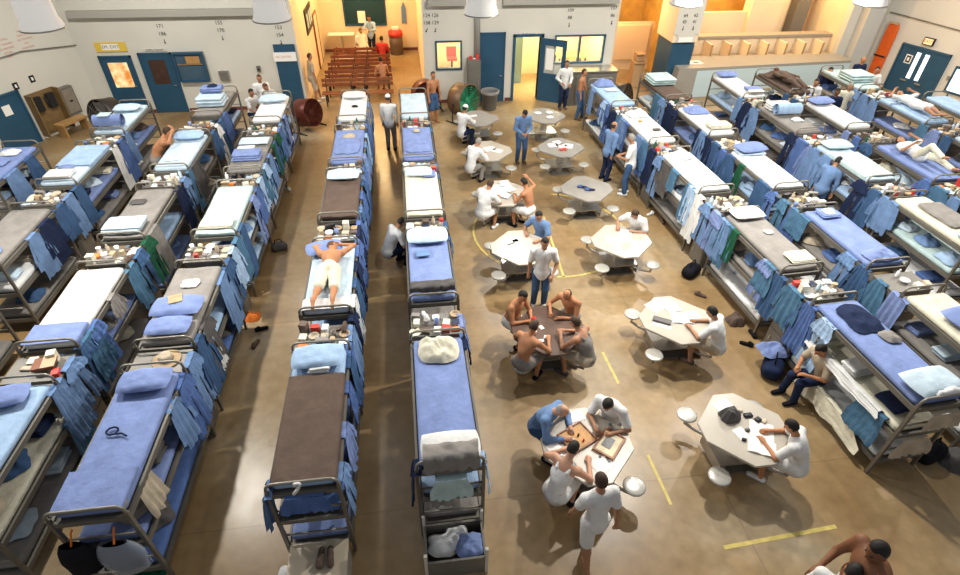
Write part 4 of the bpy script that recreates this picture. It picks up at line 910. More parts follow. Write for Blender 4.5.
person('dark haired man in white tee shirt seated low between the middle rows', (-.62, 10.45, 0), 60, pel=.5, lean=32, nod=30, botc='navy', hl=(-.1, .45, .60), hr=(.12, .46, .62), fl=(-.14, .32, .08), fr=(.14, .36, .08), bulk=1.1)
person('man in white shirt and white cap between the middle rows', (-.55, 16.9, 0), 10, top='shirt', hair='brown', cap='white', bot='trousers', botc='grey', far=True)
person('man with bare legs and white shoes leaning on the hall wall', (-3.42, 21.55, 0), 70, topc='beige', bot='shorts', botc='beige', hair='brown', shoe='white', far=True, fl=(-.1, .25, .08))
person('man in white tee shirt standing at left of the rear aisle bunk', (-4.75, 19.3, 0), 165, far=True, hair='brown', botc='navy')
person('dark haired man in white tee shirt squatting near white back wall', (-5.15, 19.0, 0), 120, pel=.62, far=True, hair='black', botc='navy', lean=14, fl=(-.12, .2, .08), fr=(.12, .25, .08), hl=(-.15, .4, .7), hr=(.15, .4, .7))
person('man in white tee shirt bending behind the rear aisle bunk', (-4.35, 18.75, 0), 200, far=True, hair='red brown', nod=26, lean=18, botc='grey')
# people in the hall
person('barber in light blue shirt standing behind a caped man in hall', (-1.35, 27.45, 0), 200, top='shirt', topc='light blue', hair='black', far=True, hl=(-.15, .4, 1.2), hr=(.1, .42, 1.25), nod=18, botc='navy')
t = person('man wrapped in a long white barber cape in the hall', (-1.8, 26.55, 0), 150, pel=.62, lean=6, hair='red brown', far=True, topc='white', bot='trousers', botc='white', fl=(-.14, .4, .08), fr=(.14, .4, .08), hl=(-.15, .3, .7), hr=(.15, .3, .7))
g = Sdf(.03); g.cap((0, .0, 1.15), (0, .25, .45), .16, .30, .05).ell((0, .2, .45), (.34, .36, .3)); V, Fc = g.mesh(lambda G: .14-G[..., 2]); link('barber_cape', npmesh('barber_cape', V, Fc, fab('cream')), t)
person('man in dark red top sitting on the farthest hall bench', (-.85, 25.3, 0), 10, pel=.56, topc='red', top='shirt', hair='black', far=True, fl=(-.12, .35, .08), fr=(.12, .35, .08), hl=(-.15, .35, .65), hr=(.15, .35, .65))
person('bare-armed man sitting on the bench second from the bunks', (-.8, 22.2, 0), -20, pel=.56, top=None, sk='orange', hair='black', bot='shorts', botc='brown', far=True, fl=(-.12, .35, .08), fr=(.12, .35, .08), hl=(-.15, .35, .65), hr=(.15, .35, .65), lean=14)
# people on and beside bunks
def laid(label, b, v, prone, flip=False, **k):
    """lies on the mattress, head towards the far end (or the near end when flip)"""
    z = TOP+(.125 if prone else .125)
    rot = (-PI/2, 0, 0) if prone else (PI/2, 0, PI)   # stand-up pose laid down
    t = person(label, (0, 0, 0), rot=rot, **k)
    M = b.M @ Matrix.Translation((0, v, z)) @ (Matrix.Rotation(PI, 4, 'Z') if flip else Matrix.Identity(4)) @ Euler(rot).to_matrix().to_4x4()
    t.matrix_world = M; return t
laid('sleeping man in white shorts lying face down on light blue bunk', B['Ab'], -.98, True, top=None, sk='orange', bot='shorts', botc='cream', hair='red brown', shoe=None, lean=0, nod=0, look=60, hl=(-.07, .02, 1.74), hr=(.15, -.01, 1.70), fl=(-.20, .0, .06), fr=(.12, .0, .08), bulk=1.1, s=.98, elbow=(1, -.05, .1))
laid('man in white tee shirt and trousers lying on his back, arms raised', B['R4c'], -.92, False, topc='white', bot='trousers', botc='cream', hair='black', shoe=None, nod=6, hl=(-.25, .2, 1.62), hr=(.22, .25, 1.05), fl=(-.12, .02, .08), fr=(.12, .25, .25), bulk=1.1, s=.97)
laid('bare-legged man in white tee shirt lying on fifth row bunk', B['R5d'], -.95, False, topc='white', bot='shorts', botc='white', hair='brown', shoe=None, hl=(-.25, .2, 1.58), hr=(.28, .2, 1.62), s=.98)
b = B['L2d']; p = onb(b, -.55, .5, 0)
t = person('bare-chested man bending over the white bunk near the back doors', (p.x-.35, p.y, 0), 75, top=None, sk='orange', hair='brown', bot='shorts', botc='grey', lean=40, nod=10, pel=1.05, hl=(-.12, .48, 1.68), hr=(.2, .5, 1.66), fl=(-.1, -.1, .3), fr=(.1, -.1, .3), far=True, s=1.15)
person('man with reddish hair crouched behind the bare-chested man', (b.x-1.15, b.y+1.3, 0), 80, pel=.9, lean=40, top='shirt', topc='dark grey', hair='red brown', far=True, sk='orange')
person('man in white tee shirt sitting on the lowest tier, legs out', (B['R1a'].x-.34, B['R1a'].y+.45, 0), -95, pel=.52, lean=18, nod=30, botc='navy', hair='black', sk='orange', hl=(-.12, .38, .7), hr=(.12, .38, .7), fl=(-.14, .42, .08), fr=(.14, .45, .08), topc='beige')
b = B['R3c']; p = onb(b, -.62, -.05, 0)
person('man in blue shirt leaning into the gap beside pale bunk', (p.x, p.y, 0), 60, top='shirt', topc='steel blue', hair='black', lean=22, nod=20, far=True, s=1.0, bulk=1.1)
for lab, px, py, z, kw in (('man in white tee shirt sitting up among the rear right bunks', 812, 92, 1.3, dict(topc='white', hair='black')), ('man with pale cap of hair in white beside him', 845, 98, 1.25, dict(topc='cream', hair='grey')), ('dark haired man in navy between the two men in white', 830, 108, 1.1, dict(topc='navy', hair='black', sk='brown')), ('man in navy shirt standing behind the bunks by the counter', 826, 80, 1.3, dict(topc='navy', hair='black'))):
    q = at(px, py, z); person(lab, (q.x, q.y, 0), 200, far=True, nod=12, **kw)
q = at(868, 88, 1.0); person('man in white tee shirt with dark hair below the stretcher', (q.x, q.y, 0), 190, far=True, hair='black', hl=(-.1, .3, 1.15), hr=(.1, .3, 1.2))
q = at(857, 72, 1.2); person('dark man whose head shows beside the folded green bedding', (q.x, q.y, 0), 180, far=True, hair='bald', topc='navy', sk='orange')
b = B['R4e']; laid('man in dark brown clothes curled on the brown rear bunk', b, -1.1, False, top='shirt', topc='brown', bot='trousers', botc='brown', hair='black', sk='dark', shoe=None, s=.9, far=True)
# two men at the front edge
q = at(872, 562, 1.45); person('bare-shouldered dark-skinned man at the front edge, head turned', (q.x-.05, q.y-.12, 0), -80, lean=14, pel=.95, top=None, sk='brown', hair='black', bot='trousers', botc='white', bulk=1.45, nod=10, look=-15, hl=(-.22, .34, 1.0), hr=(.12, .40, 1.05), s=1.18)
q = at(831, 583, 1.45); person('black-haired man in white tee shirt at the front edge', (q.x, q.y-.1, 0), 60, lean=18, pel=.92, hair='black', nod=30, botc='white', sk='orange')
# ------------------------------------------------------------------ tables with fixed stools
OCT = [(.67, -.17), (.67, .17), (.17, .67), (-.17, .67), (-.67, .17), (-.67, -.17), (-.17, -.67), (.17, -.67)]
TH = .76
def make_table(label, mat):
    t = thing('octagonal_table', label, 'table', group='octagonal tables with fixed stools')
    m = MB(); m.bevprism(OCT, TH-.045, TH, .008); m.build('table_top', mat, t)
    m = MB(); m.box(-.09, .09, -.09, .09, .02, TH-.045); m.build('pedestal', M_STEEL, t)
    m = MB(); m.box(-.38, .38, -.30, .30, .24, .26); m.box(-.38, -.36, -.3, .3, .05, .24); m.box(.36, .38, -.3, .3, .05, .24); m.build('under_tray', M_STEEL, t)
    m = MB(); m.bevprism([(.3, -.3), (.3, .3), (-.3, .3), (-.3, -.3)], 0, .02, .005); m.build('base_plate', M_LOCK, t)
    for sx in (-1, 1):
        for sy in (-1, 1):
            m = MB(); m.tube([(sx*.08, sy*.08, .20), (sx*.45, sy*.44, .20), (sx*.57, sy*.56, .24), (sx*.58, sy*.57, .42)], .028, 8); a = m.build('stool_arm', M_STEEL, t, True)
            m = MB(); m.lathe([(.05, .41), (.15, .42), (.165, .435), (.165, .45), (.14, .462), (.02, .452)], 22, Matrix.Translation((sx*.58, sy*.57, 0))); m.build('stool_seat', M_STOOL, a, True)
    return t
M_STOOL = pmat('stool_white', (.45, .44, .40), .3, .2, var=.05)
TDESC = {(0, 0): ('white octagonal table holding wooden game boards, nearest front', M_TABLE), (1, 0): ('white octagonal table with a grey bag and papers on it', M_TABLE), (0, 1): ('brown topped octagonal table with four bare-armed men', M_TABLEB), (1, 1): ('white octagonal table with spread newspapers', M_TABLE),
 (0, 2): ('pale octagonal table behind the standing man in jeans', M_TABLE), (1, 2): ('pale octagonal table with two white sheets', M_TABLE), (0, 3): ('octagonal table heaped with papers beside bare-chested man', M_TABLE), (1, 3): ('grey octagonal table with a pair of blue slippers', M_TABLEG),
 (0, 4): ('octagonal table where a man in white hunches alone', M_TABLE), (1, 4): ('grey octagonal table with white papers and a red packet', M_TABLEG), (0, 5): ('grey octagonal rear table beside the man in white cap', M_TABLEG), (1, 5): ('grey octagonal rear table with three white plates', M_TABLEG)}
p0 = None
for (i, j), (lab, mt) in TDESC.items():
    if p0 is None: p0 = make_table(lab, mt); o = p0
    else:
        o = dup(p0, (0, 0, 0), 0, lab)
        for c in o.children:
            if c.name.startswith('table_top'): over(c, mt)
    o.location = (TXY[i, j][0], TY[j], 0)
def ont(i, j, dx, dy, me_or_mb, name, mat, label, cat, rz=0, dz=0, smooth=False):
    o = me_or_mb.build(name, mat, None, smooth); o.location = (TXY[i, j][0]+dx, TY[j]+dy, TH+.001+dz); o.rotation_euler = (0, 0, rz); tag(o, label, cat); return o
def pad(w, l, h=.006): return MB().box(-w/2, w/2, -l/2, l/2, 0, h)
def paper(i, j, dx, dy, rz, label, w=.21, l=.29, mat=None): return ont(i, j, dx, dy, pad(w, l, .004), 'paper_sheet', mat or M_PAPER, label, 'paper', rz)
# front table
def board(i, j, dx, dy, rz, label, w, l, inner):
    t = thing('game_board', label, 'game board', (TXY[i, j][0]+dx, TY[j]+dy, TH+.002), rz)
    m = MB(); m.box(-w/2, w/2, -l/2, l/2, 0, .02); m.build('board', M_WOODL, t)
    m = MB(); m.box(-w/2+.04, w/2-.04, -l/2+.04, l/2-.04, .0205, .023); m.build('playing_field', inner, t)
    m = MB()
    for x0, x1, y0, y1 in ((-w/2, w/2, -l/2, -l/2+.02), (-w/2, w/2, l/2-.02, l/2), (-w/2, -w/2+.02, -l/2+.02, l/2-.02), (w/2-.02, w/2, -l/2+.02, l/2-.02)): m.box(x0, x1, y0, y1, .02, .035)
    m.build('rim', M_WOOD, t)
board(0, 0, -.12, .12, .45, 'orange brown wooden game board between the three seated men', .46, .40, pmat('board_orange', (.55, .27, .07), .5, var=.2, vscale=14))
board(0, 0, .32, -.05, -.75, 'wooden framed board with dark picture on the front table', .34, .46, pmat('board_pale', (.66, .58, .38), .5, var=.15))
ont(0, 0, .31, -.03, pad(.14, .2, .004), 'picture', pmat('dark_picture', (.05, .05, .06), .4, var=.6, vscale=20), 'dark picture lying on the wooden framed board', 'picture', -.75, .0265)
ont(0, 0, .24, .1, pad(.07, .30, .012), 'yellow_strip', plain('yellow'), 'yellow folder strip beside the framed board', 'folder', -.75, .002) if 0 else None
paper(0, 0, -.02, .52, .2, 'white sheet at the far corner of the front table', .24, .2); paper(0, 0, .12, -.36, .5, 'white sheet near the white tank top man', .3, .24); paper(0, 0, -.48, -.06, .4, 'white sheet at left corner of the front table', .2, .28)
for k, (dx, dy) in enumerate(((-.1, .14), (-.2, .06), (-.05, .04), (-.16, .2))): ont(0, 0, dx, dy, MB().lathe([(.016, 0), (.018, .006), (.012, .03), (.016, .04), (.004, .05)], 10), 'game_piece', plain(('black', 'white', 'red', 'cream')[k]), f'{("black","white","red","cream")[k]} game piece on the orange brown board', 'game piece', 0, .024, True)
ont(0, 0, .42, .22, MB().lathe([(.035, 0), (.042, .10), (.040, .10), (.03, .01)], 16), 'cup', plain('grey'), 'small grey cup beside the framed board', 'cup', 0, 0, True)
for k, (dx, dy) in enumerate(((.14, -.22), (.22, -.3))): ont(0, 0, dx, dy, pad(.09, .03, .012), 'pen_case', plain('black'), ('black pen case nearer the framed board', 'black pen case nearer the front stool')[k], 'case', .8+k, .005)
# table with grey bag
o = link('grey_bag', heap('dark grey', .34, .30, .34, 301, name='grey_bag')); o.location = (TXY[1, 0][0]-.12, TY[0]+.22, TH+.004); tag(o, 'dark grey cloth bag on the front right table', 'bag')
paper(1, 0, -.12, .44, .3, 'white sheet behind the grey bag', .3, .2); paper(1, 0, .22, -.12, -.5, 'white sheet in front of the writing man', .34, .4); paper(1, 0, -.1, -.1, .3, 'pale sheet beside the grey bag', .18, .2)
for k, (dx, dy, c, w, l) in enumerate(((.17, .20, 'black', .14, .08), (.28, .10, 'black', .10, .09), (.36, .06, 'beige', .09, .07), (-.12, -.22, 'black', .05, .07), (.02, -.06, 'dark grey', .05, .08), (.10, .30, 'beige', .06, .06))):
    ont(1, 0, dx, dy, rbox(w, l, .035, .012, 3, 3, 2), 'small_case', plain(c), ['black camera case right of the grey bag', 'smaller black case beside the camera case', 'beige packet at the far edge by the cases', 'tiny black box near the left edge', 'dark grey tiny box in the middle of the papers', 'beige tiny packet just behind the camera case'][k], 'case', .4*k, 0, True)
def openbook(i, j, dx, dy, rz, label, c='cream'):
    t = thing('open_book', label, 'book', (TXY[i, j][0]+dx, TY[j]+dy, TH+.004), rz)
    for s in (-1, 1):
        m = MB(); m.grid(lambda u, v: (s*u*.19, (v-.5)*.27, .008+.025*math.sin(u*PI*.9)*(1-u*.4)), 8, 2); m.build('page_block', M_PAPER, t, True)
    m = MB(); m.box(-.2, .2, -.14, .14, 0, .004); m.build('cover', plain(c), t)
openbook(1, 0, .08, -.38, -.5, 'open book at the near edge of the grey bag table'); openbook(1, 1, .12, -.02, -.2, 'open white book before the reading man', 'white')
# newspapers table
for k, (dx, dy, rz, w, l) in enumerate(((-.2, .42, .5, .42, .3), (.05, .33, .2, .3, .3), (-.05, .46, -.4, .2, .3))):
    o = paper(1, 1, dx, dy, rz, ['spread newspaper at the far left of the newspaper table', 'white newspaper page toward the middle of the newspaper table', 'folded newspaper half under the spread one'][k], w, l, pmat('newsprint', (.68, .67, .62), .9, var=.35, vscale=45)); o.location.z += .005*k
ont(1, 1, -.30, -.05, rbox(.34, .13, .06, .015, 6, 4, 2), 'dark_box', plain('dark grey'), 'long dark box at left of the newspaper table', 'box', -.55); paper(1, 1, -.34, -.15, -.55, 'white sheet beside the long dark box', .34, .1); paper(1, 1, .33, .05, .2, 'white sheet under the reading man\'s hands', .3, .22)
# brown table
for k, (dx, dy) in enumerate(((-.2, .18), (-.12, .06), (-.28, -.02), (-.08, -.20), (-.2, -.28))): paper(0, 1, dx, dy, .4*k, ['white playing card nearest the moustached man', 'white playing card in the middle of the brown table', 'white playing card at left edge of the brown table', 'white playing card right of the bare-backed man', 'white playing card at the bare-backed man\'s hand'][k], .07, .1)
ont(0, 1, -.24, .22, MB().lathe([(.035, 0), (.042, .11), (.038, .11), (.03, .01)], 14), 'cup', plain('red'), 'red and white cup on the brown table', 'cup', 0, .005, True)
paper(0, 2, -.18, .1, .3, 'white sheet on the table beside the man in light blue', .42, .32); paper(0, 2, -.05, .3, .0, 'smaller white sheet behind the larger one', .2, .2); ont(0, 2, -.2, .12, pad(.2, .04, .012), 'pen_case', plain('dark grey'), 'dark pencil case on the white sheet', 'case', .5, .006)
paper(1, 2, -.2, .05, -.2, 'smaller white sheet, left of the two', .26, .24); paper(1, 2, .14, .16, -.5, 'larger white sheet, right of the two', .26, .52)
for k, (dx, dy, c) in enumerate(((-.12, .3, 'white'), (.1, .36, 'pale blue'), (.0, .05, 'white'), (-.2, .02, 'cream'), (.2, .15, 'white'), (.02, -.2, 'pale blue'))): 
    o = paper(0, 3, dx, dy, .5*k, f'loose {c} paper ' + ['at far left of the heaped table', 'at the far edge of the heaped table', 'in the middle of the heaped table', 'before the heavy man in white', 'before the bare-chested man with raised elbow', 'at the near corner of the heaped table'][k], .28, .24, plain(c)); o.location.z += .005*k
o = link('paper_bag', heap('white', .3, .26, .12, 311, name='paper_bag')); o.location = (TX[0]+.12, TY[3]+.4, TH+.03); tag(o, 'crumpled white bag on the heaped table', 'bag')
def slipper(dx, dy, rz, label):
    t = thing('slipper', label, 'slipper', (TXY[1, 3][0]+dx, TY[3]+dy, TH+.002), rz)
    m = MB(); m.prism([(.05*math.cos(a)*(1 if math.sin(a) < 0 else 1.1), .14*math.sin(a)) for a in np.linspace(0, 2*PI, 18)[:-1]], 0, .025); m.build('sole', fab('navy'), t)
    m = MB(); m.grid(lambda u, v: (.055*math.cos(PI*u), .02+.11*v*(1-.15*abs(u-.5)), .025+.055*math.sin(PI*u)*(1-.5*v)), 10, 5); m.build('upper', fab('mid blue'), t, True)
slipper(-.1, .04, 1.25, 'blue slipper, the farther of the pair on grey table'); slipper(.05, -.12, 1.4, 'blue slipper, the nearer of the pair on grey table')
for k, (dx, dy) in enumerate(((-.2, .15), (.05, .1), (.25, .05), (-.02, .3))): paper(1, 4, dx, dy, .6*k, ['white paper at left of table with the red packet', 'white paper in the middle behind the red packet', 'white paper right of the red packet', 'white paper at far edge behind the red packet'][k], .3, .24)
ont(1, 4, .02, -.2, rbox(.22, .12, .04, .015, 4, 3, 2), 'red_packet', plain('red'), 'red packet on the grey table', 'packet', .2)
for k, (dx, dy) in enumerate(((-.2, .2), (.2, .22), (.12, -.2))): ont(1, 5, dx, dy, MB().lathe([(.06, 0), (.13, .02), (.135, .025), (.06, .008)], 18), 'plate', plain('white'), ['white plate at left on the rear grey table', 'white plate at the far right on the rear grey table', 'white plate nearest on the rear grey table'][k], 'plate', 0, 0, True)
paper(0, 4, .05, .1, .3, 'white sheet in front of the lone hunched man', .34, .26); paper(0, 4, .25, -.05, 1, 'second white sheet right of the hunched man', .22, .3); paper(0, 5, -.1, .2, .2, 'white paper before the man in white cap', .2, .14)
# ------------------------------------------------------------------ hanging clothes
def cloth(kind, c, w, h, seed, flap=.07):
    """hangs from a rail along local y; local x points away from the bunk; origin on the rail"""
    wb = wob(seed, 7); r = random.Random(seed); k = r.uniform(10, 17); ph = r.uniform(0, 6); pin = r.uniform(.55, .95)
    m = MB()
    def g(y0, y1, z0, z1, n=14, taper=1., splay=0, amp=.035):
        def f(u, v):
            q = pin+(1-pin)*min(1, v*1.7); y = ((y0+(y1-y0)*u)*q)*(1+(taper-1)*v)+splay*v
            x = .022+abs(amp*math.sin(k*(u-.5)*w*2.2+ph)*(.35+v*.9))+.02*wb(u*2, v*3)*v+.03*v
            return (x, y, -(z0+(z1-z0)*v)-.05*wb(u*4, 1)*v-.0)
        m.grid(f, n, 12)
    if kind == 'trousers':
        g(-w*.5, w*.5, 0, h*.25, taper=1.02); g(-w*.5, -w*.04, h*.24, h, 8, .92, -.02); g(w*.04, w*.5, h*.24, h, 8, .92, .02)
    elif kind == 'shirt':
        g(-w*.5, w*.5, 0, h, taper=1.08); g(-w*.66, -w*.44, .04, h*.72, 6, 1, -.05); g(w*.44, w*.66, .04, h*.72, 6, 1, .05)
    else: g(-w*.5, w*.5, 0, h)
    m.grid(lambda u, v: (.022-v*(flap+.022), (u-.5)*w*pin, .012*math.sin(v*PI)+.006*math.sin(k*u)), 10, 4)
    return m.mesh(kind, fab(c), True)
CL = {}
KINDS_ = ('shirt', 'towel', 'trousers')
def hang(b, u, v, z, c, kind, w, h, label, out=None, seed=None):
    key = (kind, round(w, 1), round(h, 1), (seed or 0) % 4)
    if key not in CL: CL[key] = cloth(kind, c, w, h, hash(key[1:]) % 997+len(CL))
    o = over(link('hanging_'+kind, CL[key]), fab(c)); o.location = b.M @ Vector((u, v, z))
    o.rotation_euler = (0, 0, b.rz+(0 if out is None and b.sd > 0 else PI if out is None else out))
    return tag(o, label, kind, 'clothes hanging from the bunks')
random.seed(11)
CCOL = ['light blue', 'steel blue', 'denim blue', 'mid blue', 'navy', 'teal blue', 'blue', 'white', 'grey', 'dark grey', 'green']
CWT = [.8, 5, 5, 3.5, 2.6, 3, 1.5, .6, .7, 1, .8]
for key, q in LOCK.items():
    near = q.row in ('L1', 'A', 'R1'); combos = set()
    n = {'A': 4, 'B': 2, 'L1': 5, 'L2': 4, 'R1': 5, 'R2': 4}.get(q.row, 3)
    spots = [-.42, .02, .45, .85, -.85][:n]
    for v in spots:
        for _ in range(30):
            c = random.choices(CCOL, CWT)[0]; kd = random.choice(KINDS_)
            if (c, kd) not in combos: break
        combos.add((c, kd)); w = random.uniform(.36, .55); h = random.uniform(.7, 1.15)
        hang(q, q.sd*(BW/2+.005), v, 1.56+random.uniform(-.02, .0), c, kd, w, h, f'{c} {kd} hanging just before {q.words}', seed=random.randrange(9))
# clothes along the sides of the middle rows and others, from the bunk edge
def side_clothes(k, items, z=TIER[2]+.04, out=None, s=None):
    b = B[k]; u = (b.sd if s is None else s)*(BW/2+.012)
    for v, c, kd, w, h in items: hang(b, u, v, z, c, kd, w, h, f'{c} {kd} hanging from the side of {b.words}', out=out if s is None else (0 if s > 0 else PI), seed=int(abs(v)*10))
side_clothes('Aa', [(-.85, 'steel blue', 'trousers', .38, .85), (-.3, 'blue', 'shirt', .42, .7), (.35, 'mid blue', 'towel', .4, .6), (.8, 'denim blue', 'towel', .4, .8)])
side_clothes('Ab', [(-.7, 'white', 'towel', .4, .9), (-.2, 'denim blue', 'shirt', .45, .8), (.3, 'navy', 'trousers', .4, .9), (.8, 'mid blue', 'shirt', .4, .8)])
side_clothes('Ac', [(-.6, 'steel blue', 'towel', .4, .8), (.0, 'mid blue', 'shirt', .4, .8), (.6, 'denim blue', 'trousers', .4, .8)])
side_clothes('Ad', [(-.6, 'blue', 'shirt', .4, .8), (.1, 'steel blue', 'towel', .5, .8), (.7, 'light blue', 'towel', .4, .8)]); side_clothes('Ae', [(-.5, 'mid blue', 'towel', .5, .8), (.3, 'steel blue', 'shirt', .5, .8)])
side_clothes('Aa', [(-.98, 'steel blue', 'shirt', .30, .75)], s=-1); side_clothes('Ba', [(-.98, 'navy', 'shirt', .3, .66)], s=-1); side_clothes('Ba', [(-.95, 'light blue', 'towel', .3, .62), (.9, 'navy', 'towel', .3, .4)], s=1)
side_clothes('L1b', [(-.5, 'white', 'towel', .3, .4)], z=TIER[1]+.04); side_clothes('L1d', [(-.7, 'light blue', 'trousers', .4, .9), (-.1, 'steel blue', 'shirt', .4, .8), (.5, 'green', 'towel', .3, .8)]); side_clothes('L1e', [(-.6, 'blue', 'towel', .4, .8), (.2, 'grey', 'towel', .3, .8)])
side_clothes('L2a', [(.85, 'teal blue', 'towel', .5, .8)], z=TIER[1]+.05); side_clothes('L2b', [(-.75, 'teal blue', 'towel', .6, .8), (.2, 'grey', 'shirt', .3, .4)]); side_clothes('L3c', [(.5, 'navy', 'shirt', .5, .9), (.0, 'steel blue', 'shirt', .5, .9)]); side_clothes('L4d', [(-.4, 'steel blue', 'towel', .7, .9), (.4, 'denim blue', 'towel', .6, .9)])
side_clothes('R1a', [(-.62, 'teal blue', 'towel', .62, .58)], z=TIER[1]+.12) ; side_clothes('R1c', [(.1, 'teal blue', 'towel', .4, .5), (-.8, 'light blue', 'towel', .4, .9)]); side_clothes('R1d', [(-.9, 'teal blue', 'towel', .5, .8), (.7, 'steel blue', 'shirt', .4, .8)]); side_clothes('R1e', [(-.6, 'light blue', 'trousers', .4, .7), (.5, 'steel blue', 'towel', .4, .8)])
side_clothes('R1b', [(-.75, 'teal blue', 'towel', .5, .6), (.9, 'steel blue', 'shirt', .5, .9), (.45, 'green', 'towel', .3, .7)]); side_clothes('R2d', [(-.8, 'steel blue', 'towel', .5, .8)]); side_clothes('R2c', [(.8, 'denim blue', 'shirt', .5, .8), (.3, 'green', 'towel', .3, .8)]); side_clothes('R2b', [(.95, 'teal blue', 'towel', .6, .5)]); side_clothes('R3c', [(.85, 'steel blue', 'shirt', .5, .9), (.4, 'steel blue', 'trousers', .5, .9)])
# ------------------------------------------------------------------ small things on the lockers
def small(kind, c, r):
    m = MB()
    if kind == 'carton': w, l, h = r.uniform(.09, .15), r.uniform(.08, .15), r.uniform(.06, .19); m.box(-w/2, w/2, -l/2, l/2, 0, h); m.box(-w/2-.002, w/2+.002, -l/2-.002, l/2+.002, h-.03, h+.002); m.box(-w*.3, w*.3, -l/2-.003, -l/2, h*.25, h*.6)
    elif kind == 'book':
        w, l, h = r.uniform(.11, .145), r.uniform(.13, .16), r.uniform(.02, .05); m.box(-w/2, w/2, -l/2, l/2, 0, .004); m.box(-w/2, w/2, -l/2, l/2, h, h+.004); m.box(-w/2, -w/2+.004, -l/2, l/2, .004, h); m.mi = 1; m.box(-w/2+.005, w/2-.006, -l/2+.005, l/2-.005, .004, h); m.mi = 0
    elif kind == 'bottle': h = r.uniform(.16, .24); m.lathe([(.034, 0), (.036, .01), (.036, h*.65), (.014, h*.82), (.014, h*.9), (.017, h*.9), (.017, h)], 12)
    elif kind == 'cup': m.lathe([(.032, 0), (.043, .11), (.040, .11), (.03, .01)], 14)
    elif kind == 'bowl': m.lathe([(.04, 0), (.075, .03), (.085, .06), (.08, .06), (.068, .03), (.03, .012)], 16)
    elif kind == 'tin': m.lathe([(.045, 0), (.047, .004), (.045, .01), (.045, .10), (.047, .106), (.045, .11), (.03, .108)], 14)
    elif kind == 'packet':
        q = rbox(r.uniform(.12, .17), r.uniform(.09, .14), r.uniform(.03, .06), .015, 4, 4, 2, lambda x, y, z: (x, y, z*(1-.3*abs(x)/.09))); return q
    elif kind == 'radio':
        m.box(-.1, .1, -.035, .035, 0, .13); m.mi = 1; m.lathe([(.045, 0), (.045, .004), (.01, .006)], 14, Matrix.Translation((-.04, -.035, .065)) @ Matrix.Rotation(PI/2, 4, 'X')); m.box(.03, .085, -.039, -.035, .07, .1); m.mi = 0; m.tube([(.08, .02, .13), (.05, .03, .33)], .003, 5)
    elif kind == 'rag': m.grid(lambda u, v: ((u-.5)*.17+.01*math.sin(v*7), (v-.5)*.16+.01*math.sin(u*9), .012+.012*math.sin(u*9+v*5)*math.sin(v*8)), 9, 9)
    elif kind == 'shoe':
        g = Sdf(.014); g.cap((0, -.09, .035), (0, .10, .03), .042, .036, .02).cap((0, -.09, .05), (0, -.05, .085), .04, .034, .02); V, Fc = g.mesh(lambda G: .0-G[..., 2]); m.v = [tuple(p) for p in V.tolist()]; m.f = [tuple(f) for f in Fc.tolist()]; m.m = [0]*len(m.f)
    return m
KC = {'carton': ['white', 'cream', 'red', 'tan', 'grey', 'beige', 'brown'], 'book': ['cream', 'brown', 'navy', 'beige', 'white', 'tan'], 'bottle': ['white', 'beige', 'green', 'brown', 'pale blue'], 'cup': ['white', 'grey', 'beige', 'blue'], 'bowl': ['white', 'beige', 'tan'], 'tin': ['red', 'grey', 'tan', 'white'],
 'packet': ['white', 'orange', 'cream', 'brown', 'pale blue', 'beige'], 'radio': ['black', 'grey'], 'rag': ['white', 'pale blue', 'cream', 'grey'], 'shoe': ['white', 'black', 'brown']}
KWT = {'carton': 4, 'book': 4, 'bottle': 2, 'cup': 2, 'bowl': 1.6, 'tin': 1.6, 'packet': 3.5, 'radio': .6, 'rag': 3, 'shoe': .8}
SM = {}
def smallobj(kind, c, i):
    if (kind, c, i) not in SM:
        mm = [fab(c) if kind in ('rag', 'shoe') else plain(c)]+([M_PAPER if kind == 'book' else M_DARK] if kind in ('book', 'radio') else [])
        SM[kind, c, i] = small(kind, c, random.Random(hash((kind, i)) % 999 if 0 else len(kind)*7+i)).mesh(kind, mm, kind in ('bottle', 'cup', 'bowl', 'tin', 'packet', 'rag', 'shoe'))
    return link(kind, SM[kind, c, i])
random.seed(23)
SPARSE = {'L10': 2, 'L20': 5, 'R20': 4}
ITEMCAT = {'carton': 'box', 'rag': 'cloth'}
for key, q in LOCK.items():
    combos = set(); n = SPARSE.get(key, 15); cells = [(x, y) for x in (-.32, -.16, 0, .16, .32) for y in (-.165, 0, .165)]; random.shuffle(cells)
    for (x, y) in cells[:n]:
        for _ in range(40):
            kd = random.choices(list(KWT), list(KWT.values()))[0]; c = random.choice(KC[kd])
            if (kd, c) not in combos: break
        combos.add((kd, c)); o = smallobj(kd, c, random.randrange(3)); o.location = q.M @ Vector((x+random.uniform(-.015, .015), y+random.uniform(-.015, .015), 1.531)); o.rotation_euler = (0, 0, random.uniform(-.35, .35)+(PI/2 if kd == 'book' and random.random() < .3 else 0))
        tag(o, f'{c} {kd} on the locker before {q.words}', ITEMCAT.get(kd, kd), 'small things on the lockers')
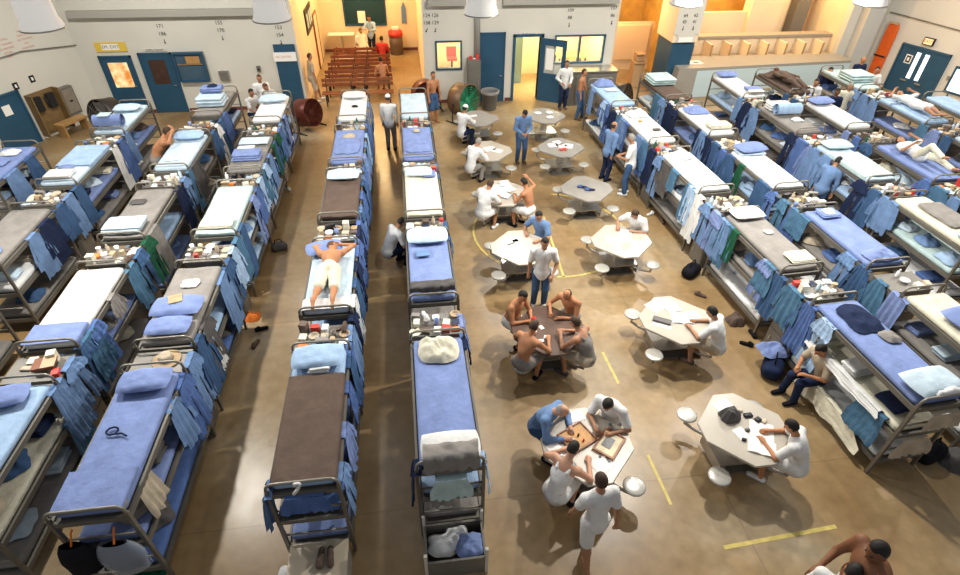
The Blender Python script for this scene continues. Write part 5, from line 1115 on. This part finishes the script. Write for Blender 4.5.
# hat on the front aisle locker, cigar box on the next
def hat(p, label):
    t = thing('straw_hat', label, 'hat', p)
    m = MB(); m.lathe([(.10, .015), (.19, .0), (.21, .012), (.19, .014), (.105, .03)], 26); m.build('brim', fab('tan'), t, True)
    m = MB(); m.lathe([(.105, .01), (.10, .08), (.085, .115), (.03, .10), (.0, .095)], 26); m.build('crown', fab('beige'), t, True); m = MB(); m.lathe([(.108, .015), (.106, .04)], 26, None, False); m.build('hat_band', fab('brown'), t, True)
q = LOCK['L10']; p = q.M @ Vector((.08, .06, 1.535))
for o in [x for x in COL.objects if x.get('group') == 'small things on the lockers' and (x.location-p).length < .3]: bpy.data.objects.remove(o)
hat(p, 'straw hat on the grey locker behind the front aisle bunk')
if 'L20' in LOCK:
    q = LOCK['L20']; t = thing('cigar_box', 'open cigar box with pale lid on locker left of the aisle', 'box', q.M @ Vector((.12, .0, 1.60)), .2); m = MB(); m.box(-.14, .14, -.12, .12, 0, .05); m.build('box_body', M_WOOD, t); m = MB(); m.box(-.02, .16, -.13, .13, .051, .06); m.build('lid', plain('tan'), t)
# ------------------------------------------------------------------ floor-level things along the aisles
def duffel(p, rz, c, label, s=1.):
    t = thing('duffel_bag', label, 'bag', p, rz); o = rbox(.5*s, .3*s, .3*s, .12*s, 8, 6, 6, lambda x, y, z: (x, y, z*(1-.15*math.sin(x*9)**2))).build('bag_body', fab(c), t, True); m = MB(); m.tube([(-.12*s, 0, .28*s), (-.08*s, .02, .38*s), (.08*s, .02, .38*s), (.12*s, 0, .28*s)], .012); m.build('bag_handle', fab('black'), t, True)
duffel(at(690, 275, .0), .6, 'black', 'black bag on floor beside second bunk of row facing the tables')
duffel(at(770, 372, .0), .9, 'navy', 'navy bag on floor beside the man sitting on the lowest tier', 1.2)
o = link('clothes_bundle', heap('blue', .55, .45, .22, 401)); o.location = at(782, 352, .95); o.location.z = .36; o.location = at(772, 350, .37); tag(o, 'blue clothes bundle on top of the navy bag', 'clothes')
duffel(at(280, 250, 0), .3, 'dark grey', 'dark grey bag on the aisle floor beside third aisle bunk', .75)
tag(put_o := link('green_bag', heap('green', .5, .4, .2, 403)), 'green cloth heap on floor below the front aisle bunk', 'cloth'); put_o.location = at(150, 575, 0.0); put_o.location.z = .01
for k, (px, py, c, lab) in enumerate(((752, 335, 'black', 'black shoe farther along the row facing the tables'), (746, 345, 'black', 'black shoe nearer along the row facing the tables'), (650, 215, 'white', 'white shoe by the fourth bunk facing the tables'), (662, 222, 'brown', 'brown shoe by the third bunk facing the tables'), (700, 296, 'brown', 'brown shoe beside black bag on aisle floor'), (262, 330, 'black', 'black shoe under edge of second aisle bunk'), (256, 345, 'brown', 'brown shoe under edge of second aisle bunk'), (288, 190, 'white', 'white shoe on floor by the fourth aisle bunk'))):
    o = smallobj('shoe', c, 0); o.location = at(px, py, .0); o.rotation_euler = (0, 0, k); tag(o, lab, 'shoe')
for k, (px, py, c, lab, s) in enumerate(((253, 318, 'orange', 'orange bag below second bunk of the aisle row', .32), (735, 322, 'brown', 'brown sack on floor in front of second bunk facing tables', .4), (637, 170, 'white', 'white laundry sack behind the man in jeans', .45), (700, 250, 'tan', 'tan sack behind the black bag', .4), (440, 545, 'white', 'w', .4))[:4]):
    o = link('sack', heap(c, s, s*.9, s*.8, 420+k)); o.location = at(px, py, 0); tag(o, lab, 'sack')
# clear bags at the foot of the front aisle bunk
M_CLEAR = pmat('clear_plastic', (.45, .52, .62), .15, alpha=.45)
def hangbag(b, u, z, w, h, lab, mat, inner, seed):
    t = thing('hanging_bag', lab, 'bag', b.M @ Vector((u, -BL/2-.16, z)), b.rz)
    def f(k):
        wb = wob(seed, 6); return lambda a, v: (k*w/2*math.cos(a*2*PI)*math.sin(min(1, .25+v)*PI*.62)**.7*(1+.08*wb(a*3, v)), k*.13*math.sin(a*2*PI)*math.sin(min(1, .2+v)*PI*.6), -h*v*k-(1-k)*h*.3)
    m = MB(); m.grid(f(1), 22, 10); m.build('bag_skin', mat, t, True); m = MB(); m.grid(f(.82), 18, 8); m.build('bag_contents', inner, t, True)
    m = MB(); m.tube([(0, .0, -.03), (0, .1, .08), (0, .14, .1)], .012); m.build('bag_tie', fab('orange'), t)
hang(B['L1a'], BW/2-.01, -.62, TIER[2]-.03, 'beige', 'towel', .42, .5, 'crumpled grey beige plastic sheet hanging between tiers of front aisle bunk', seed=5)
hangbag(B['L1a'], .22, 1.30, .52, .55, 'clear plastic bag of dark clothes hanging at foot of front aisle bunk', M_CLEAR, fab('navy'), 5)
hangbag(B['L1a'], -.22, 1.35, .42, .5, 'black bag with orange ties hanging at foot of front aisle bunk', fab('black'), fab('black'), 6)
# things at the front ends of the middle rows
def foot_locker(p, lab, mat, lidc):
    t = thing('foot_locker', lab, 'chest', p); m = MB(); m.box(-.36, .36, -.24, .24, 0, .42); m.build('chest_body', mat, t); m = MB(); m.box(-.375, .375, -.255, .255, .42, .48); m.build('lid', lidc, t); m = MB(); m.box(-.06, .06, -.27, -.255, .36, .44); m.build('latch', M_STEEL, t)
b = B['Aa']; foot_locker((b.x+.02, b.y-BL/2*b.sy-.34, 0), 'pale grey chest at the foot of the brown blanket bunk', pmat('chest_grey', (.42, .40, .36), .5), plain('beige'))
for dx, lab in ((.06, 'dark brown shoe on the pale chest, left one'), (.18, 'dark brown shoe on the pale chest, right one')):
    o = smallobj('shoe', 'black' if 0 else 'brown', 1); o.scale = (1.1,)*3; o.location = (b.x+dx, b.y-BL/2*b.sy-.32, .481); o.rotation_euler = (0, 0, -.1+dx); tag(o, lab, 'shoe')
o = link('towel', heap('white', .3, .5, .2, 431)); o.location = (b.x-.46, b.y-BL/2*b.sy-.33, .01); tag(o, 'white cloth heap on floor left of the pale chest', 'cloth')
hang(b, -.0, -BL/2-.03, TIER[2]-.02, 'mid blue', 'towel', .62, .26, 'blue cloth hanging at foot end of brown blanket bunk', out=-PI/2, seed=1)
o = MB().tube([(-.03, 0, 0), (-.02, -.02, .06), (.02, -.02, .07), (.04, 0, .03), (.0, -.02, -.05), (-.06, -.03, -.12)], .02).build('white_strap', fab('white'), None, True); o.location = (b.x-.04, b.y-BL/2*b.sy-.03, TIER[2]+.20); tag(o, 'white cloth strap knotted on foot rail of brown blanket bunk', 'strap')
b = B['Ba']; t = thing('laundry_bin', 'open low bin of clothes at the foot of right middle row', 'bin', (b.x, b.y-BL/2*b.sy-.34, 0))
m = MB()
for x0, x1, y0, y1 in ((-.40, -.37, -.27, .27), (.37, .40, -.27, .27), (-.37, .37, -.27, -.24), (-.37, .37, .24, .27)): m.box(x0, x1, y0, y1, .02, .40)
m.box(-.37, .37, -.24, .24, .02, .05); m.build('bin_body', M_LOCK, t); m = MB()
for sx in (-.395, .395):
    for sy in (-.265, .265): m.box(sx-.02, sx+.02, sy-.02, sy+.02, 0, .62)
m.build('corner_post', pmat('pale_post', (.6, .58, .52), .5), t)
for k, (u, v, c, w, lab) in enumerate(((-.17, .03, 'white', .4, 'white crumpled cloth in the low bin, left one'), (.05, .08, 'grey', .34, 'pale grey crumpled cloth in the middle of the low bin'), (.2, -.06, 'blue', .4, 'blue cloth at the right side of the low bin'))):
    o = link('bin_cloth', heap('white' if c == 'grey' else c, w, .36, .16, 440+k)); o.location = (b.x+u, b.y-BL/2*b.sy-.34+v, .26+.05*k); tag(o, lab, 'cloth')
hang(b, 0, -BL/2-.04, TIER[2]-.12, 'pale green', 'towel', .56, .34, 'grey green towel hanging at foot end of right middle row', out=-PI/2, seed=2)
hang(b, -.12, -BL/2-.05, TIER[1]+.30, 'grey', 'towel', .3, .3, 'grey small towel hanging low at foot end of right middle row', out=-PI/2, seed=3)
# ragged curtain pieces hung at the near end of the front right bunk
for k, (u, z, w, h, c, lab) in enumerate(((.1, 1.42, .62, .30, 'beige', 'tattered beige cloth hung at near end of front right bunk'), (-.05, .86, .72, .34, 'beige', 'torn pale cloth hung below it, between the lower tiers'))): hang(B['R1a'], u, -BL/2-.04, z, c, 'towel', w, h, lab, out=-PI/2, seed=k)
b = B['R1a']; o = link('sheet_hanging', cloth('towel', 'cream', 1.6, .30, 77)); o.location = b.M @ Vector((-BW/2-.03, -.1, TIER[0]+.16)); o.rotation_euler = (0, 0, b.rz+PI); tag(o, 'long cream sheet hanging along lowest tier of the front right bunk', 'sheet')
o = link('sheet_hanging', cloth('towel', 'white', 1.7, .10, 78)); o.location = b.M @ Vector((-BW/2-.02, -.0, TIER[1]+.15)); o.rotation_euler = (0, 0, b.rz+PI); tag(o, 'white sheet edge hanging along middle tier of the front right bunk', 'sheet')
duffel(b.M @ Vector((.75, -.95, 0)), .3, 'black', 'black bag on floor behind the front right bunk', 1.1)
o = link('green_heap', heap('dark grey', .6, .5, .3, 450)); o.location = b.M @ Vector((1.15, -1.1, .0)); tag(o, 'dark grey cloth heap at the near end of second row behind the tables', 'cloth')
# ------------------------------------------------------------------ drum fans, bin
def drum_fan(label, p, rz, r, body, face, tilt=.0, group='large drum fans'):
    t = thing('drum_fan', label, 'fan', p, rz, group); zc = r+.12
    T = Matrix.Translation((0, 0, zc)) @ Matrix.Rotation(PI/2+tilt, 4, 'X')
    m = MB(); m.lathe([(r*.96, -.3), (r, -.28), (r*.98, 0), (r, .28), (r*.96, .3), (r*.94, .28), (r*.92, -.28)], 32, T, False); m.build('fan_drum', body, t, True)
    m = MB()
    for k in range(1, 8):
        q = r*.95*k/7; m.tube([T @ Vector((q*math.cos(a), q*math.sin(a), .27)) for a in np.linspace(0, 2*PI, 29)[:-1]], .008, 4, True)
    for k in range(10): a = k*PI/5; m.tube([T @ Vector((.05*math.cos(a), .05*math.sin(a), .28)), T @ Vector((r*.95*math.cos(a), r*.95*math.sin(a), .28))], .008, 4)
    m.build('fan_grille', face, t)
    m = MB(); m.lathe([(.02, .10), (.12, .10), (.12, .2), (.06, .24)], 16, T); m.build('fan_hub', face, t, True)
    for k in range(4):
        a = k*PI/2+.3; m = MB(); m.add([T @ Vector((math.cos(a+d)*q, math.sin(a+d)*q, z)) for q, d, z in ((.1, -.3, .08), (r*.88, -.38, .02), (r*.88, .38, .2), (.1, .3, .18))], [(0, 1, 2, 3)]); m.build('fan_blade', face, t)
    m = MB(); m.lathe([(.03, -.2), (r*.93, -.22)], 24, T, False); m.build('back_plate', face, t)
    for sx in (-1, 1): m = MB(); m.tube([(sx*(r+.02), 0, zc), (sx*(r+.06), 0, .05), (sx*(r+.06), -.3, .02), (sx*(r+.06), .3, .02)], .022, 6); m.build('fan_stand', M_DARK, t)
drum_fan('brown drum fan with green front beside the trash can', (2.05, 19.35, 0), .75, .56, pmat('fan_brown', (.16, .10, .06), .4, .3), pmat('fan_green', (.03, .30, .15), .45), -.1)
drum_fan('dark red drum fan behind the man in white shorts', (.75, 20.2, 0), .2, .5, pmat('fan_red', (.13, .03, .02), .4, .3), MATS['fan_red'], -.1)
drum_fan('dark red drum fan beside the rear aisle bunk', (-3.35, 18.9, 0), 1.0, .46, MATS['fan_red'], MATS['fan_red'], -.2)
drum_fan('dark drum fan behind the rear bunk facing the tables', (7.55, 18.6, 0), .9, .6, pmat('fan_dark', (.05, .04, .035), .4, .4), MATS['fan_brown'], -.2)
drum_fan('dark drum fan in the back left corner', (-9.7, 19.0, 0), -.5, .55, MATS['fan_dark'], M_LOCK, -.2)
t = thing('trash_can', 'grey round trash can with liner before the blue door', 'trash can', (3.12, 20.2, 0)); m = MB(); m.lathe([(.24, 0), (.26, .02), (.30, .62), (.33, .63), (.34, .68), (.31, .69), (.29, .6), (.23, .05)], 24); m.build('can_body', pmat('can_grey', (.16, .16, .16), .5), t, True); m = MB(); m.lathe([(.345, .60), (.35, .69), (.31, .70), (.28, .5)], 24, None, False); m.build('liner', fab('grey'), t, True)
for k, (x, c) in enumerate(((2.46, 'red'), (2.6, 'white'), (2.70, 'red'))):
    o = smallobj('packet' if k == 1 else 'carton', c, k); o.location = (x, YB-.26, 1.662); tag(o, ['red box at left on top of narrow grey cabinet', 'white packet on top of narrow grey cabinet', 'red box at right on top of narrow grey cabinet'][k], 'box')
# ------------------------------------------------------------------ lamps
LAMPX = [(-4.78, 8.67), (-1.83, 8.94), (1.24, 9.09), (4.73, 9.54), (7.91, 9.32)]
M_SHADE = pmat('shade_white', (.85, .82, .76), .5, var=.03, emit=(1, .96, .9), estr=.36); M_BULB = pmat('lamp_glow', (1, 1, 1), .5, emit=(1, .97, .9), estr=4)
LZ = 5.66
lp = None
def make_lamp(label):
    K = .84
    t = thing('high_bay_lamp', label, 'lamp', group='white high bay lamps')
    m = MB(); m.lathe([(r*K, z) for r, z in [(.31, 0), (.315, .015), (.27, .12), (.255, .45), (.245, .8), (.12, .95), (.12, .94), (.235, .79), (.245, .45), (.26, .12), (.305, .015)]], 32, None, False); m.build('lamp_shade', M_SHADE, t, True)
    m = MB(); m.tube([(.31*K*math.cos(a), .31*K*math.sin(a), 0) for a in np.linspace(0, 2*PI, 33)[:-1]], .012, 6, True); m.build('shade_rim', M_STEEL, t, True)
    m = MB(); m.lathe([(.0, .5), (.09, .52), (.10, .65), (.05, .85)], 16); m.build('bulb', M_BULB, t, True)
    m = MB(); m.lathe([(.13, .94), (.13, 1.2), (.02, 1.25)], 16); m.build('ballast', M_LOCK, t, True); m = MB(); m.tube([(0, 0, 1.25), (0, 0, 3.4)], .015); m.build('hanging_rod', M_STEEL, t)
    return t
for k, (x, y) in enumerate(LAMPX):
    lab = f'white high bay lamp shade, {["leftmost", "second from left", "middle", "second from right", "rightmost"][k]} of the five at top'
    if lp is None: lp = make_lamp(lab); o = lp
    else: o = dup(lp, (0, 0, 0), 0, lab)
    o.location = (x, y, LZ)
def lamp(name, kind, loc, energy, col=(1, 1, 1), size=.2, rot=None, spot=None):
    l = bpy.data.lights.new(name, kind); l.energy = energy; l.color = col
    if kind == 'AREA': l.size = size
    elif kind != 'SUN': l.shadow_soft_size = size
    if spot: l.spot_size = math.radians(spot); l.spot_blend = .5
    o = bpy.data.objects.new(name, l); COL.objects.link(o); o.location = loc
    if rot: o.rotation_euler = rot
    return o
NEUT = (1, .95, .86)
for (x, y), e in zip(LAMPX, (1100, 110, 330, 620, 560)): lamp('lamp_or_key_light', 'SPOT', (x, y, LZ+.02), e, NEUT, .11, None, 165)
lamp('lamp_or_key_light', 'SPOT', (5.0, 8.3, 7.4), 1600, NEUT, .12, None, 150)  # added key spot with no lamp fixture, brightens the front tables
for x, e in ((-8, 850), (-4, 500), (3.5, 850), (8.5, 600), (13, 900), (17.5, 900)): lamp('lamp_or_key_light', 'SPOT', (x, 16.5, 6.4), e, NEUT, .16, None, 165)
for x in (-8.5, 13.): lamp('lamp_or_key_light', 'SPOT', (x, 9., 6.2), 900, NEUT, .16, None, 165)
WARM = (1, .66, .30)
lamp('hall_light', 'POINT', (-1.5, 24.3, 4.8), 620, WARM, .3); lamp('hall_light', 'POINT', (-1.5, 27.0, 4.2), 260, WARM, .3)
lamp('recess_light', 'POINT', (9.0, 23.5, 3.6), 330, WARM, .3); lamp('recess_light', 'POINT', (13.2, 23.6, 4.6), 480, WARM, .3); lamp('recess_light', 'POINT', (16.8, 23.4, 4.6), 360, WARM, .3); lamp('recess_light', 'POINT', (13.2, 25.2, 4), 240, WARM, .3)
lamp('staff_light', 'POINT', (2.5, 22.6, 3.0), 300, (1, .85, .5), .2); lamp('staff_light', 'POINT', (6.2, 22.7, 3.0), 380, (1, .88, .5), .2)
w = bpy.data.worlds.new('room_fill'); SC.world = w; w.use_nodes = True; w.node_tree.nodes['Background'].inputs['Color'].default_value = (.95, .97, 1, 1); w.node_tree.nodes['Background'].inputs['Strength'].default_value = .28
# ------------------------------------------------------------------ camera
cd = bpy.data.cameras.new('camera'); cam = bpy.data.objects.new('camera', cd); COL.objects.link(cam)
cd.sensor_fit = 'HORIZONTAL'; cd.sensor_width = 36; cd.lens = FPX/960*36; cd.clip_end = 200; cd.clip_start = .05
Mx = Matrix((AX, -AD, -AF)).transposed().to_4x4(); Mx.translation = (0, 0, CAMH); cam.matrix_world = Mx
SC.camera = cam
SC.view_settings.view_transform = 'Standard'; SC.view_settings.look = 'None'; SC.view_settings.exposure = 0; SC.view_settings.gamma = 1.0
